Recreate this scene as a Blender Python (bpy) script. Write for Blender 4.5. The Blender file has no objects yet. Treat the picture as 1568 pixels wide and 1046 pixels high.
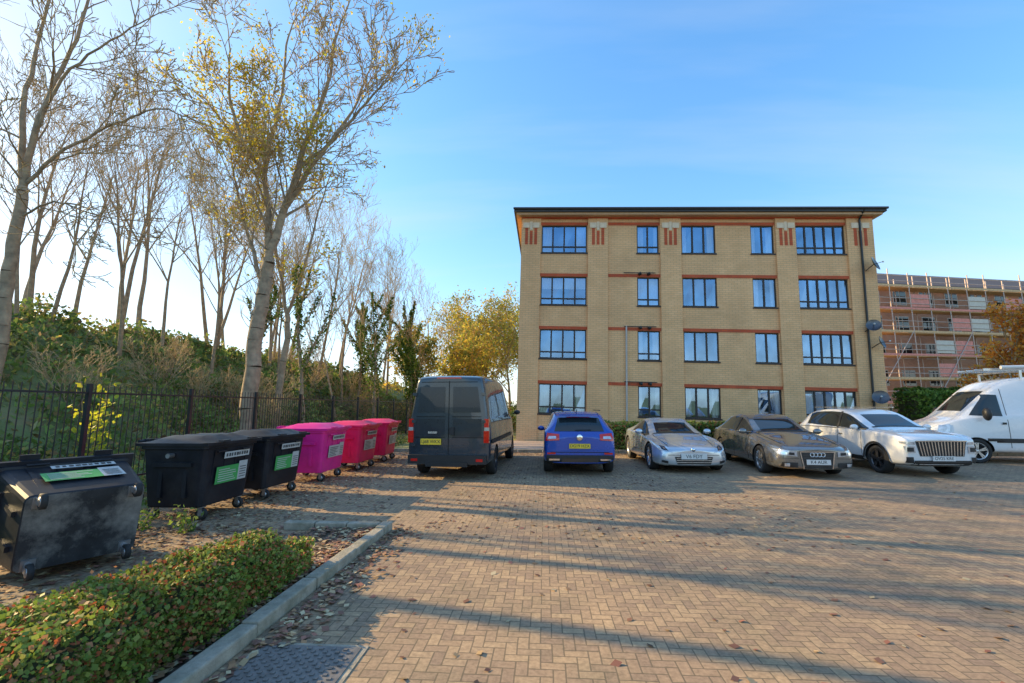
import bpy, bmesh, math, random
import numpy as np
from mathutils import Vector, Matrix, noise
from mathutils.bvhtree import BVHTree
random.seed(7); rng=np.random.default_rng(7)
scene=bpy.context.scene; COL=scene.collection
R=math.radians
scene.view_settings.view_transform='Standard'; scene.view_settings.look='None'; scene.view_settings.exposure=0

# ------------------------------------------------------------------ materials
def new_mat(name):
    m=bpy.data.materials.new(name); m.use_nodes=True
    return m,m.node_tree,m.node_tree.nodes['Principled BSDF']
def mth(nt,op,a,b=None,c=None,clamp=False):
    n=nt.nodes.new('ShaderNodeMath'); n.operation=op; n.use_clamp=clamp
    for i,v in enumerate((a,b,c)):
        if v is None: continue
        if isinstance(v,(int,float)): n.inputs[i].default_value=v
        else: nt.links.new(v,n.inputs[i])
    return n.outputs[0]
def mixc(nt,f,a,b,blend='MIX'):
    n=nt.nodes.new('ShaderNodeMix'); n.data_type='RGBA'; n.blend_type=blend
    for i,v in ((0,f),(6,a),(7,b)):
        if isinstance(v,(int,float)): n.inputs[i].default_value=v
        elif isinstance(v,tuple): n.inputs[i].default_value=(*v[:3],1)
        else: nt.links.new(v,n.inputs[i])
    return n.outputs[2]
def ramp(nt,f,stops,interp='LINEAR'):
    n=nt.nodes.new('ShaderNodeValToRGB'); cr=n.color_ramp; cr.interpolation=interp
    while len(cr.elements)<len(stops): cr.elements.new(0.5)
    for e,(p,c) in zip(cr.elements,stops): e.position=p; e.color=(*c,1) if len(c)==3 else c
    nt.links.new(f,n.inputs[0]); return n.outputs[0]
def coords(nt,kind='Object',scale=(1,1,1),rot=(0,0,0)):
    t=nt.nodes.new('ShaderNodeTexCoord'); m=nt.nodes.new('ShaderNodeMapping')
    m.inputs['Scale'].default_value=scale; m.inputs['Rotation'].default_value=rot
    nt.links.new(t.outputs[kind],m.inputs[0]); return m.outputs[0]
def noi(nt,vec,scale,detail=4,rough=.55):
    n=nt.nodes.new('ShaderNodeTexNoise'); n.inputs['Scale'].default_value=scale; n.inputs['Detail'].default_value=detail
    n.inputs['Roughness'].default_value=rough; nt.links.new(vec,n.inputs['Vector']); return n.outputs[0]
def bumpit(nt,b,h,strength=.3,dist=.02):
    n=nt.nodes.new('ShaderNodeBump'); n.inputs['Strength'].default_value=strength; n.inputs['Distance'].default_value=dist
    nt.links.new(h,n.inputs['Height']); nt.links.new(n.outputs[0],b.inputs['Normal'])
def pm(name,col,rough=.6,metal=0,coat=0,var=.12,scale=6,bump=0,dirt=None,spec=.5):
    m,nt,b=new_mat(name); v=coords(nt)
    f=ramp(nt,noi(nt,v,scale,6),[(.3,(0,0,0)),(.7,(1,1,1))])
    lo=tuple(c*(1-var) for c in col); hi=tuple(min(1,c*(1+var)) for c in col)
    c=mixc(nt,f,lo,hi)
    if dirt:
        g=ramp(nt,noi(nt,v,scale*.35,8,.7),[(.45,(0,0,0)),(.7,(1,1,1))]); c=mixc(nt,mth(nt,'MULTIPLY',g,dirt[1]),c,dirt[0])
    nt.links.new(c,b.inputs['Base Color'])
    r=mth(nt,'MULTIPLY_ADD',f,min(.12,rough*.3),rough*.85,clamp=True); nt.links.new(r,b.inputs['Roughness'])
    b.inputs['Metallic'].default_value=metal; b.inputs['Coat Weight'].default_value=coat; b.inputs['Coat Roughness'].default_value=.02
    b.inputs['Specular IOR Level'].default_value=spec
    if bump: bumpit(nt,b,noi(nt,v,scale*4,5),bump,.02)
    return m
def leafmat(name,cols,trans=.35,rough=.55):
    m,nt,b=new_mat(name); g=nt.nodes.new('ShaderNodeNewGeometry')
    n=len(cols); c=ramp(nt,g.outputs['Random Per Island'],[(i/n,cols[i]) for i in range(n)],'CONSTANT')
    v=coords(nt); f=ramp(nt,noi(nt,v,.7,3),[(.35,(.6,.6,.6)),(.65,(1.3,1.3,1.3))])
    c=mixc(nt,1.0,c,f,'MULTIPLY'); nt.links.new(c,b.inputs['Base Color']); b.inputs['Roughness'].default_value=rough
    b.inputs['Specular IOR Level'].default_value=.25
    t=nt.nodes.new('ShaderNodeBsdfTranslucent'); nt.links.new(c,t.inputs[0])
    ms=nt.nodes.new('ShaderNodeMixShader'); ms.inputs[0].default_value=trans
    nt.links.new(b.outputs[0],ms.inputs[1]); nt.links.new(t.outputs[0],ms.inputs[2])
    nt.links.new(ms.outputs[0],nt.nodes['Material Output'].inputs[0]); return m

# ------------------------------------------------------------------ mesh builder
class MB:
    def __init__(s): s.v=[]; s.f=[]; s.m=[]; s.mats=[]; s.sm=[]
    def mi(s,mat):
        if mat not in s.mats: s.mats.append(mat)
        return s.mats.index(mat)
    def add(s,vs,fs,mat,smooth=False):
        o=len(s.v); s.v+= [tuple(p) for p in vs]; k=s.mi(mat)
        for f in fs: s.f.append(tuple(i+o for i in f)); s.m.append(k); s.sm.append(smooth)
    def box(s,a,b,mat,M=None):
        x0,y0,z0=a; x1,y1,z1=b
        vs=[Vector(p) for p in ((x0,y0,z0),(x1,y0,z0),(x1,y1,z0),(x0,y1,z0),(x0,y0,z1),(x1,y0,z1),(x1,y1,z1),(x0,y1,z1))]
        if M: vs=[M@p for p in vs]
        s.add(vs,[(0,3,2,1),(4,5,6,7),(0,1,5,4),(1,2,6,5),(2,3,7,6),(3,0,4,7)],mat)
    def frust(s,a,b,c,d,z0,z1,mat,smooth=False):
        vs=[(a[0],a[1],z0),(b[0],a[1],z0),(b[0],b[1],z0),(a[0],b[1],z0),(c[0],c[1],z1),(d[0],c[1],z1),(d[0],d[1],z1),(c[0],d[1],z1)]
        s.add(vs,[(0,3,2,1),(4,5,6,7),(0,1,5,4),(1,2,6,5),(2,3,7,6),(3,0,4,7)],mat)
    def cyl(s,p0,p1,r0,r1=None,n=8,mat=None,cap=True,smooth=True):
        p0=Vector(p0);p1=Vector(p1); r1=r0 if r1 is None else r1
        d=(p1-p0)
        if d.length<1e-6: return
        d.normalize(); a=d.orthogonal().normalized(); b=d.cross(a)
        vs=[]
        for p,r in ((p0,r0),(p1,r1)):
            for i in range(n):
                t=2*math.pi*i/n; vs.append(p+(a*math.cos(t)+b*math.sin(t))*r)
        s.add(vs,[(i,(i+1)%n,n+(i+1)%n,n+i) for i in range(n)],mat,smooth)
        if cap: s.add(vs,[tuple(range(n-1,-1,-1)),tuple(range(n,2*n))],mat)
    def lathe(s,c,axis,prof,n,mat):
        c=Vector(c); d=Vector(axis).normalized(); a=d.orthogonal().normalized(); b=d.cross(a); vs=[]
        for (x,r) in prof:
            for i in range(n):
                t=2*math.pi*i/n; vs.append(c+d*x+(a*math.cos(t)+b*math.sin(t))*r)
        fs=[]
        for k in range(len(prof)-1):
            for i in range(n): fs.append((k*n+i,k*n+(i+1)%n,(k+1)*n+(i+1)%n,(k+1)*n+i))
        s.add(vs,fs,mat,True)
    def ball(s,c,r,mat,n=12,m=8):
        vs=[];fs=[]
        for j in range(m+1):
            ph=math.pi*j/m
            for i in range(n):
                t=2*math.pi*i/n; vs.append((c[0]+r[0]*math.sin(ph)*math.cos(t),c[1]+r[1]*math.sin(ph)*math.sin(t),c[2]+r[2]*math.cos(ph)))
        for j in range(m):
            for i in range(n): fs.append((j*n+i,j*n+(i+1)%n,(j+1)*n+(i+1)%n,(j+1)*n+i))
        s.add(vs,fs,mat,True)
    def obj(s,name,parent=None,bevel=0):
        me=bpy.data.meshes.new(name); me.from_pydata(s.v,[],s.f)
        for m in s.mats: me.materials.append(m)
        me.polygons.foreach_set('material_index',s.m); me.polygons.foreach_set('use_smooth',s.sm); me.update()
        o=bpy.data.objects.new(name,me); COL.objects.link(o)
        if parent: o.parent=parent
        if bevel:
            md=o.modifiers.new('b','BEVEL'); md.width=bevel; md.segments=2; md.limit_method='ANGLE'; md.angle_limit=R(40)
        return o
def empty(name,loc=(0,0,0),rot=(0,0,0),sc=1):
    e=bpy.data.objects.new(name,None); e.location=loc; e.rotation_euler=rot; e.scale=(sc,)*3; COL.objects.link(e); e.empty_display_size=.2; return e

def leaf_object(name,C,size,mat,parent=None,flat=0.0,asp=.6,up=0.0):
    C=np.asarray(C,float); n=len(C)
    if np.isscalar(size): size=np.full(n,size)
    size=size*rng.uniform(.6,1.4,n)
    a=rng.normal(size=(n,3)); a[:,2]+=up*3
    nn=rng.normal(size=(n,3)); nn[:,2]+=flat*6; nn/=np.linalg.norm(nn,axis=1)[:,None]
    if up:
        a/=np.linalg.norm(a,axis=1)[:,None]; nn-=(a*nn).sum(1)[:,None]*a; nn/=np.linalg.norm(nn,axis=1)[:,None]
    a-= (a*nn).sum(1)[:,None]*nn; a/=np.linalg.norm(a,axis=1)[:,None]; b=np.cross(nn,a)
    a*=size[:,None]*.5; b*=size[:,None]*.5*asp
    V=np.stack([C-a,C+b*1.0-a*.1,C+a,C-b*1.0-a*.1],1).reshape(-1,3)
    me=bpy.data.meshes.new(name); me.vertices.add(4*n); me.vertices.foreach_set('co',V.ravel())
    me.loops.add(4*n); me.loops.foreach_set('vertex_index',np.arange(4*n,dtype=np.int32))
    me.polygons.add(n); me.polygons.foreach_set('loop_start',np.arange(0,4*n,4,dtype=np.int32)); me.polygons.foreach_set('loop_total',np.full(n,4,dtype=np.int32))
    me.update(calc_edges=True); me.materials.append(mat)
    o=bpy.data.objects.new(name,me); COL.objects.link(o)
    if parent: o.parent=parent
    return o

# ------------------------------------------------------------------ camera, sun, sky
cam=bpy.data.cameras.new('camera'); cam.lens=16; cam.sensor_width=36; cam.clip_end=3000; cam.clip_start=.05
co=bpy.data.objects.new('camera',cam); co.location=(0,0,1.7); co.rotation_euler=(R(98.1),0,R(4)); COL.objects.link(co); scene.camera=co
AZ,EL=R(-76),R(23)
S=Vector((math.sin(AZ)*math.cos(EL),math.cos(AZ)*math.cos(EL),math.sin(EL)))
sl=bpy.data.lights.new('sun','SUN'); sl.energy=8.5; sl.angle=R(.35); sl.color=(1,.73,.36)
so=bpy.data.objects.new('sun',sl); so.rotation_euler=S.to_track_quat('Z','Y').to_euler(); so.location=(-30,10,20); COL.objects.link(so)
w=bpy.data.worlds.new('World'); scene.world=w; w.use_nodes=True; nt=w.node_tree; bg=nt.nodes['Background']
sky=nt.nodes.new('ShaderNodeTexSky'); sky.sky_type='NISHITA'; sky.sun_disc=False; sky.sun_elevation=EL; sky.sun_rotation=R(284); sky.air_density=1.0; sky.dust_density=.5; sky.ozone_density=2.0
hs=nt.nodes.new('ShaderNodeHueSaturation'); hs.inputs['Saturation'].default_value=1.22; nt.links.new(sky.outputs[0],hs.inputs['Color'])
skc=mixc(nt,1.0,hs.outputs[0],(3.0,3.5,4.3),'MULTIPLY')
# soft shoulder on the sky radiance so the sun side does not burn out: c/(1+.055c)
den=mixc(nt,1.0,(1,1,1),mixc(nt,1.0,skc,(.055,.055,.055),'MULTIPLY'),'ADD')
skc=mixc(nt,1.0,skc,den,'DIVIDE')
tc=nt.nodes.new('ShaderNodeTexCoord'); sx=nt.nodes.new('ShaderNodeSeparateXYZ'); nt.links.new(tc.outputs['Generated'],sx.inputs[0])
zz=mth(nt,'ADD',mth(nt,'MAXIMUM',sx.outputs[2],0.0),.18)
cx=nt.nodes.new('ShaderNodeCombineXYZ'); nt.links.new(mth(nt,'DIVIDE',sx.outputs[0],zz),cx.inputs[0]); nt.links.new(mth(nt,'DIVIDE',sx.outputs[1],zz),cx.inputs[1])
mp=nt.nodes.new('ShaderNodeMapping'); mp.inputs['Rotation'].default_value=(0,0,R(-8)); mp.inputs['Scale'].default_value=(.30,1.5,1); mp.inputs['Location'].default_value=(.3,.2,0); nt.links.new(cx.outputs[0],mp.inputs[0])
n1=noi(nt,mp.outputs[0],1.1,8,.52)
cf=mth(nt,'MULTIPLY',ramp(nt,n1,[(.44,(0,0,0)),(.70,(1,1,1))]),.42)
cc=mixc(nt,cf,skc,(5.6,6.1,6.7))
nt.links.new(cc,bg.inputs[0]); bg.inputs[1].default_value=.15

# ------------------------------------------------------------------ ground materials
def ground_mat():
    m,nt,b=new_mat('grassy_soil'); v=coords(nt)
    c=ramp(nt,noi(nt,v,.8,8,.65),[(.3,(.10,.15,.04)),(.55,(.17,.19,.07)),(.75,(.25,.19,.10))])
    nt.links.new(c,b.inputs['Base Color']); b.inputs['Roughness'].default_value=.95; bumpit(nt,b,noi(nt,v,12,6),.6,.05); return m
def paving_mat():
    m,nt,b=new_mat('block_paving'); v=coords(nt)
    sp=nt.nodes.new('ShaderNodeSeparateXYZ'); nt.links.new(v,sp.inputs[0])
    wob=mth(nt,'MULTIPLY',mth(nt,'SUBTRACT',noi(nt,v,1.3,3),.5),.02)
    X=mth(nt,'MULTIPLY',mth(nt,'ADD',mth(nt,'ADD',sp.outputs[0],wob),100),1/.082); Y=mth(nt,'MULTIPLY',mth(nt,'ADD',mth(nt,'ADD',sp.outputs[1],wob),100),1/.082)
    i=mth(nt,'FLOOR',X); j=mth(nt,'FLOOR',Y); fx=mth(nt,'FRACT',X); fy=mth(nt,'FRACT',Y)
    k=mth(nt,'FLOORED_MODULO',mth(nt,'SUBTRACT',i,j),4.0)
    eq=lambda q: mth(nt,'COMPARE',k,float(q),.1)
    g=.06
    def edge(d,q):
        e=mth(nt,'LESS_THAN',d,g); return mth(nt,'MULTIPLY',e,mth(nt,'SUBTRACT',1.0,eq(q)))
    e=mth(nt,'MAXIMUM',mth(nt,'MAXIMUM',edge(fx,1),edge(mth(nt,'SUBTRACT',1.0,fx),0)),mth(nt,'MAXIMUM',edge(fy,2),edge(mth(nt,'SUBTRACT',1.0,fy),3)))
    bi=mth(nt,'SUBTRACT',i,eq(1)); bj=mth(nt,'SUBTRACT',j,eq(2))
    cb=nt.nodes.new('ShaderNodeCombineXYZ'); nt.links.new(bi,cb.inputs[0]); nt.links.new(bj,cb.inputs[1])
    wn=nt.nodes.new('ShaderNodeTexWhiteNoise'); nt.links.new(cb.outputs[0],wn.inputs['Vector'])
    c=ramp(nt,wn.outputs[0],[(0,(.33,.235,.16)),(.35,(.38,.27,.175)),(.7,(.43,.305,.19)),(1,(.48,.345,.21))])
    big=ramp(nt,noi(nt,v,.35,6,.6),[(.3,(.72,.72,.76)),(.7,(1.12,1.06,.98))])
    c=mixc(nt,1.0,c,big,'MULTIPLY')
    moss=ramp(nt,noi(nt,v,.9,9,.75),[(.48,(0,0,0)),(.66,(1,1,1))])
    c=mixc(nt,mth(nt,'MULTIPLY',moss,.45),c,(.17,.15,.09))
    spots=ramp(nt,noi(nt,v,2.6,6,.7),[(.60,(0,0,0)),(.68,(1,1,1))]); c=mixc(nt,mth(nt,'MULTIPLY',spots,.3),c,(.14,.115,.09))
    st=ramp(nt,noi(nt,v,30,4,.6),[(.3,(.74,.74,.74)),(.7,(1.16,1.16,1.16))]); c=mixc(nt,1.0,c,st,'MULTIPLY')
    c=mixc(nt,mth(nt,'MULTIPLY',e,.68),c,(.10,.085,.055))
    nt.links.new(c,b.inputs['Base Color']); b.inputs['Roughness'].default_value=.85; b.inputs['Specular IOR Level'].default_value=.35
    h=mth(nt,'ADD',mth(nt,'SUBTRACT',1.0,e),mth(nt,'MULTIPLY',wn.outputs[0],.5)); bumpit(nt,b,h,.7,.009); return m
M_ground=ground_mat(); M_pave=paving_mat()
M_conc=pm('weathered_concrete',(.34,.30,.23),.9,var=.25,scale=9,bump=.4,dirt=((.12,.13,.07),.6))
M_soil=pm('soil',(.10,.075,.05),.95,var=.4,scale=10,bump=.6)
def sheet(name,x0,y0,x1,y1,z,mat):
    b=MB(); b.add([(x0,y0,z),(x1,y0,z),(x1,y1,z),(x0,y1,z)],[(0,1,2,3)],mat); return b.obj(name)
sheet('ground',-900,-900,900,900,0,M_ground)
sheet('block_paving_road',-6.5,-8,45,17.2,.004,M_pave)
M_path=pm('gravel_path',(.46,.34,.26),.95,var=.25,scale=20,bump=.5)
sheet('gravel_path',-1.6,17.34,1.3,23,.008,M_path)
b=MB()
for i in range(50):
    x=-6.5+i*.92; b.box((x,17.2,0),(x+.9,17.33,.12),M_conc)
b.obj('kerb',bevel=.01)

def bankh(x,y):
    t=min(1,max(0,(-8.9-x)/11.5)); h=t*t*(3-2*t)*5.0
    h*= 1-.25*min(1,max(0,(y-30)/60))
    if x<-24: h-= min(3,(-24-x)*.12)
    if t>0: h+= noise.noise(Vector((x*.35,y*.35,0)))*.55*min(1,t*5)+noise.noise(Vector((x*1.3,y*1.3,3)))*.15*min(1,t*5)
    return h
nx,ny=70,170; vs=[];fs=[]
for i in range(nx+1):
    x=-8.9-(i/nx)**1.3*55
    for j in range(ny+1):
        y=-20+j*.9; vs.append((x,y,bankh(x,y) if i else -.05))
for i in range(nx):
    for j in range(ny): a=i*(ny+1)+j; fs.append((a,a+1,a+ny+2,a+ny+1))
b=MB(); b.add(vs,fs,M_ground,True); b.obj('embankment')

def ug(n,x0,x1,y0,y1,h,pw=1.0,thr=-.2,ph=9):
    out=[]
    while len(out)<n:
        x=x0+(x1-x0)*random.random(); y=y0+(y1-y0)*random.random()**pw
        c=noise.noise(Vector((x*.55,y*.55,ph)))+.5*noise.noise(Vector((x*1.7,y*1.7,5)))
        if c<thr and random.random()<.9: continue
        hh=h*max(.12,.4+c*1.5)
        out.append((x,y,bankh(x,y)+hh*random.random()**.8))
    return out
M_ug=leafmat('undergrowth_leaves',[(.15,.24,.05),(.21,.30,.07),(.12,.19,.05),(.26,.31,.08),(.18,.24,.07),(.27,.20,.09),(.17,.25,.06)])
M_ug2=leafmat('bramble_leaves',[(.44,.40,.09),(.52,.38,.10),(.34,.24,.11),(.26,.32,.07),(.34,.38,.10)],.4)
M_grass=leafmat('dry_grass_blades',[(.32,.36,.11),(.22,.32,.08),(.44,.38,.17),(.28,.25,.10),(.20,.30,.07)],.4)
M_vg=leafmat('verge_leaves',[(.11,.19,.03),(.16,.25,.05),(.10,.15,.03),(.22,.25,.05),(.24,.15,.07)])
P=ug(23000,-21,-8.9,4,42,.75,1.6,-.05); leaf_object('bank_undergrowth',P,np.array([.10+.006*p[1] for p in P]),M_ug)
P=ug(9000,-25,-9,5,55,.8,1.4,.0,3); leaf_object('bank_bramble',P,np.array([.08+.006*p[1] for p in P]),M_ug2)
P=ug(24000,-25,-8.9,4,45,.22,1.5,-2,1); leaf_object('bank_grass',P,np.array([.22+.008*p[1] for p in P]),M_grass,asp=.22,up=.6)
P=[(random.uniform(-9,-6.3),random.uniform(2,24),random.random()**2*.28) for _ in range(11000)]
leaf_object('verge_ivy',P,.09,M_vg,flat=.3)

# ------------------------------------------------------------------ trees
M_bark=pm('bark',(.34,.25,.16),.9,var=.35,scale=5,bump=.6)
M_twig=pm('twig_bark',(.48,.34,.17),.9,var=.25,scale=3)
M_leafY=leafmat('yellow_leaves',[(.66,.55,.05),(.54,.48,.05),(.74,.55,.06),(.40,.43,.05),(.60,.40,.05)],.55)
M_leafG=leafmat('ivy_leaves',[(.08,.15,.025),(.13,.21,.035),(.09,.16,.02),(.21,.28,.05)],.35)
M_leafO=leafmat('orange_leaves',[(.72,.26,.03),(.76,.34,.05),(.58,.18,.03),(.68,.40,.07)],.5)
def rv(): return Vector((random.gauss(0,1),random.gauss(0,1),random.gauss(0,1))).normalized()
def grow(segs,tips,p,d,L,r,lvl,mx,cfg):
    n=(8,6,5,4,3)[min(lvl,4)]; st=L/n; r0=r
    for i in range(n):
        d=(d+rv()*cfg['wob']*(1+.35*lvl)+Vector((0,0,1))*cfg['up']).normalized()
        q=p+d*st; r1=max(cfg['rmin'],r0*(1-(i+1)/n*.82)); segs.append((p,q,r,r1,lvl))
        if lvl<mx and i>=(cfg['start'] if lvl==0 else 1):
            k=cfg['kids'][lvl]
            kk=int(k)+(random.random()<k-int(k))
            for _ in range(kk):
                a=R(random.uniform(*cfg['ang'])); ax=d.orthogonal().normalized(); ax.rotate(Matrix.Rotation(random.uniform(0,6.28),3,d))
                nd=d.copy(); nd.rotate(Matrix.Rotation(a,3,ax))
                grow(segs,tips,q,nd,L*random.uniform(.38,.62)*(1-.35*i/n),max(cfg['rmin'],r1*random.uniform(.45,.65)),lvl+1,mx,cfg)
        p=q; r=r1
    tips.append(p)
def seg_mesh(name,segs):
    b=MB()
    for p,q,r0,r1,l in segs: b.cyl(p,q,r0,r1,(9,6,4,3,3)[min(l,4)],M_bark if l<2 else M_twig,cap=False)
    me=bpy.data.meshes.new(name); me.from_pydata(b.v,[],b.f)
    for m in b.mats: me.materials.append(m)
    me.polygons.foreach_set('material_index',b.m); me.polygons.foreach_set('use_smooth',b.sm); me.update(); return me
variants=[]
for k in range(6):
    segs=[];tips=[]
    cfg=dict(wob=.09,up=.07,rmin=.010,start=3,kids=(1.8,1.1,1.0,.9),ang=(18,42))
    grow(segs,tips,Vector((0,0,-.5)),Vector((random.uniform(-.08,.08),random.uniform(-.06,.06),1)).normalized(),12.0,.15,0,4,cfg)
    variants.append((seg_mesh('bare_tree_mesh',segs),tips))
pos=[(-21,17,.85),(-19,16,.7),(-20,20,.9),(-17,19,.7),(-22,23,1.05),(-18,23.5,.8),(-15,19.5,.65),(-21,27,1.05),(-17,27,.85),(-14.5,24,.7),(-19.5,31,1.05),(-16,31,.85),(-13,29,.65),(-21,36,1.1),(-17,37,1.0),(-13.5,35,.75),(-12,33,.6),(-20,43,1.1),(-15,43,1.0),(-12,41,.75),(-18,50,1.1),(-13,50,.9),(-10.5,46,.75),(-24,19,1.0),(-26,26,1.2),(-25,34,1.2),(-27,15,1.0),(-24,12,.9),(-18.5,14.5,.6),(-16.5,16.5,.65),(-19,25,.9),(-23,30,1.1),(-23.5,21,1.0),(-18,29,.8),(-22,33,1.0),(-11.5,25,.55),(-20,8.6,1.15),(-19,7.2,1.1),(-22,10.3,1.1),(-18,5.2,1.2)]  # last few stand out of view, added and enlarged to shadow the near paving
for n_,(x,y,s) in enumerate(pos):
    me,tips=variants[n_%6]
    o=bpy.data.objects.new('bare_tree',me); o.location=(x,y,bankh(x,y)-.2); o.rotation_euler=(0,0,random.uniform(0,6.28)); s2=s*random.uniform(.75,.95)
    o.scale=(s2,s2,s2*random.uniform(.95,1.12)); COL.objects.link(o)
for o in [o for o in COL.objects if o.name.startswith('bare_tree')][::4]:
    me=o.data; tips=[t for m,t in variants if m==me][0]
    T=np.array([tuple(t) for t in tips]); T=T[rng.choice(len(T),min(len(T),260))]; T=T[T[:,2]<9]
    if len(T)<5: continue
    C=np.repeat(T,3,0)+rng.normal(0,.22,(len(T)*3,3)); leaf_object('leaves',C,.12,M_leafY,o)
sv=[]
for k in range(3):
    segs=[];tips=[]
    for q in range(6):
        a=random.uniform(0,6.28); grow(segs,tips,Vector((0,0,-.2)),Vector((math.cos(a)*.5,math.sin(a)*.5,1)).normalized(),2.3,.022,1,4,dict(wob=.12,up=.05,rmin=.008,start=1,kids=(2,1.3,1.0,1),ang=(18,45)))
    sv.append((seg_mesh('bare_shrub_mesh',segs),tips))
for k in range(22):
    x=random.uniform(-19,-9.6); y=random.uniform(8,34); o=bpy.data.objects.new('bare_shrub',sv[k%3][0]); s=random.uniform(.5,1.0)
    o.location=(x,y,bankh(x,y)); o.scale=(s,s,s); o.rotation_euler=(0,0,random.uniform(0,6.28)); COL.objects.link(o)
    if k%2:
        T=np.array([tuple(t) for t in sv[k%3][1]]); T=T[rng.choice(len(T),220)]+rng.normal(0,.12,(220,3)); leaf_object('leaves',T,.10,random.choice([M_ug,M_leafY,M_ug]),o)

def big_tree(name,loc,trunk,limbs,cfg,leafn,seedv,leafsz=.11):
    random.seed(seedv); e=empty(name,loc); segs=[];tips=[]
    def path(pts,r0,r1,lvl):
        for i in range(len(pts)-1):
            a=Vector(pts[i]);c=Vector(pts[i+1]); n=len(pts)-1
            segs.append((a,c,r0+(r1-r0)*i/n,r0+(r1-r0)*(i+1)/n,lvl))
    def fine(pts):
        out=[]
        P=[Vector(p) for p in pts]
        for i in range(len(P)-1):
            p0=P[max(0,i-1)];p1=P[i];p2=P[i+1];p3=P[min(len(P)-1,i+2)]
            for k in range(4):
                t=k/4; out.append(.5*((2*p1)+(p2-p0)*t+(2*p0-5*p1+4*p2-p3)*t*t+(3*p1-p0-3*p2+p3)*t**3)+(rv()*.04 if k else Vector()))
        out.append(P[-1]); return out
    path(fine(trunk[0]),trunk[1],trunk[2],0)
    for pts,r0,r1 in limbs:
        path(fine(pts),r0,r1,0 if r0>.1 else 1)
        for i in range(1,len(pts)):
            a=Vector(pts[i-1]);c=Vector(pts[i]); d=(c-a).normalized()
            rr=r0+(r1-r0)*i/(len(pts)-1)
            for _ in range(cfg['n']):
                ang=R(random.uniform(25,60)); ax=d.orthogonal().normalized(); ax.rotate(Matrix.Rotation(random.uniform(0,6.28),3,d)); nd=d.copy(); nd.rotate(Matrix.Rotation(ang,3,ax))
                grow(segs,tips,a.lerp(c,random.random()),nd,random.uniform(*cfg['L']),max(.02,rr*.42),1,4,cfg)
        grow(segs,tips,Vector(pts[-1]),(Vector(pts[-1])-Vector(pts[-2])).normalized(),cfg['L'][1]*.8,r1,1,4,cfg)
    o=bpy.data.objects.new('trunk_and_branches',seg_mesh(name+'_wood',segs)); COL.objects.link(o); o.parent=e
    if leafn:
        T=np.array([tuple(t) for t in tips])
        w=np.array([max(0.02,.35+noise.noise(Vector(t)*.45)*2.0-(t[0]*.12)) for t in T]); w/=w.sum()
        C=T[rng.choice(len(T),leafn,p=w)]+rng.normal(0,.20,(leafn,3)); leaf_object('leaves',C,leafsz,M_leafY,e)
    return e
cfgB=dict(wob=.12,up=.04,rmin=.011,start=2,kids=(2,1.1,1.1,1.0),ang=(22,50),n=3,L=(1.4,2.6))
big_tree('tall_ash_tree',(-9.35,14.0,0),([(0,0,-.3),(.0,0,.8),(.0,0,2.5),(.03,0,4.2),(.12,.1,5.6),(.18,.1,6.6)],.27,.19),[
 ([(.18,.1,6.6),(.5,.2,8.2),(.9,.3,10),(1.3,.3,11.6),(1.7,.4,13.2),(1.9,.4,15)],.14,.04),
 ([(.18,.1,6.6),(-.05,.3,8.2),(-.4,.4,9.8),(-.3,.5,11.4),(-.1,.6,13),(-.1,.6,15)],.12,.035),
 ([(.5,.2,8.2),(1.3,0,9.4),(2.1,0,10.6),(3.1,0,11.8),(4.0,-.1,12.7)],.09,.025),
 ([(.9,.3,10),(1.7,.7,11),(2.4,1,12.5),(2.9,1,14)],.08,.025),
 ([(-.4,.4,9.8),(-1.1,0,11),(-1.6,-.1,12.6),(-1.8,0,14.4)],.08,.025),
 ([(.12,.1,5.6),(-.7,.3,7.4),(-1.3,.4,9.0),(-1.8,.6,10.4)],.075,.025)],cfgB,8500,21,.10)
cfgC=dict(wob=.13,up=.02,rmin=.010,start=2,kids=(2,1.0,1.0,.8),ang=(20,48),n=2,L=(1.3,2.3))
big_tree('tall_bare_tree',(-14.3,10.9,2.3),([(0,0,-.5),(.0,0,1.5),(-.08,0,3.0),(-.02,0,4.5),(-.05,0,5.4)],.17,.12),[
 ([(-.05,0,5.4),(.2,-.1,7),(.4,0,8.6),(.8,.1,10),(1.0,.1,12)],.09,.03),
 ([(-.05,0,5.4),(.8,0,6.3),(1.7,.2,7.1),(2.6,.3,7.6),(3.5,.3,7.8),(4.2,.4,7.6)],.055,.015),
 ([(-.05,0,5.4),(-.4,0,7.5),(-.6,.2,9.5),(-.5,.3,12)],.09,.03),
 ([(.2,-.1,7),(1.0,-.3,8.4),(2.0,-.3,9.3),(3.0,-.2,10.1)],.05,.018),
 ([(-.02,0,4.5),(.8,0,4.9),(1.5,.1,4.9),(2.1,.2,4.6)],.035,.012)],cfgC,0,5)
cfgD=dict(wob=.13,up=.05,rmin=.010,start=2,kids=(2,1.1,1.0,.9),ang=(20,48),n=2,L=(1.3,2.3))
big_tree('slender_tree',(-10.6,17.5,.4),([(0,0,-.5),(.1,0,2),(.3,0,4),(.2,0,5)],.14,.10),[
 ([(.2,0,5),(-.3,0,7),(-.9,.1,9),(-1.3,.1,11),(-1.5,.1,13)],.08,.025),
 ([(.2,0,5),(.8,0,7),(1.1,.1,9),(1.6,.1,11)],.07,.02)],cfgD,2200,9,.12)
random.seed(11)
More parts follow.
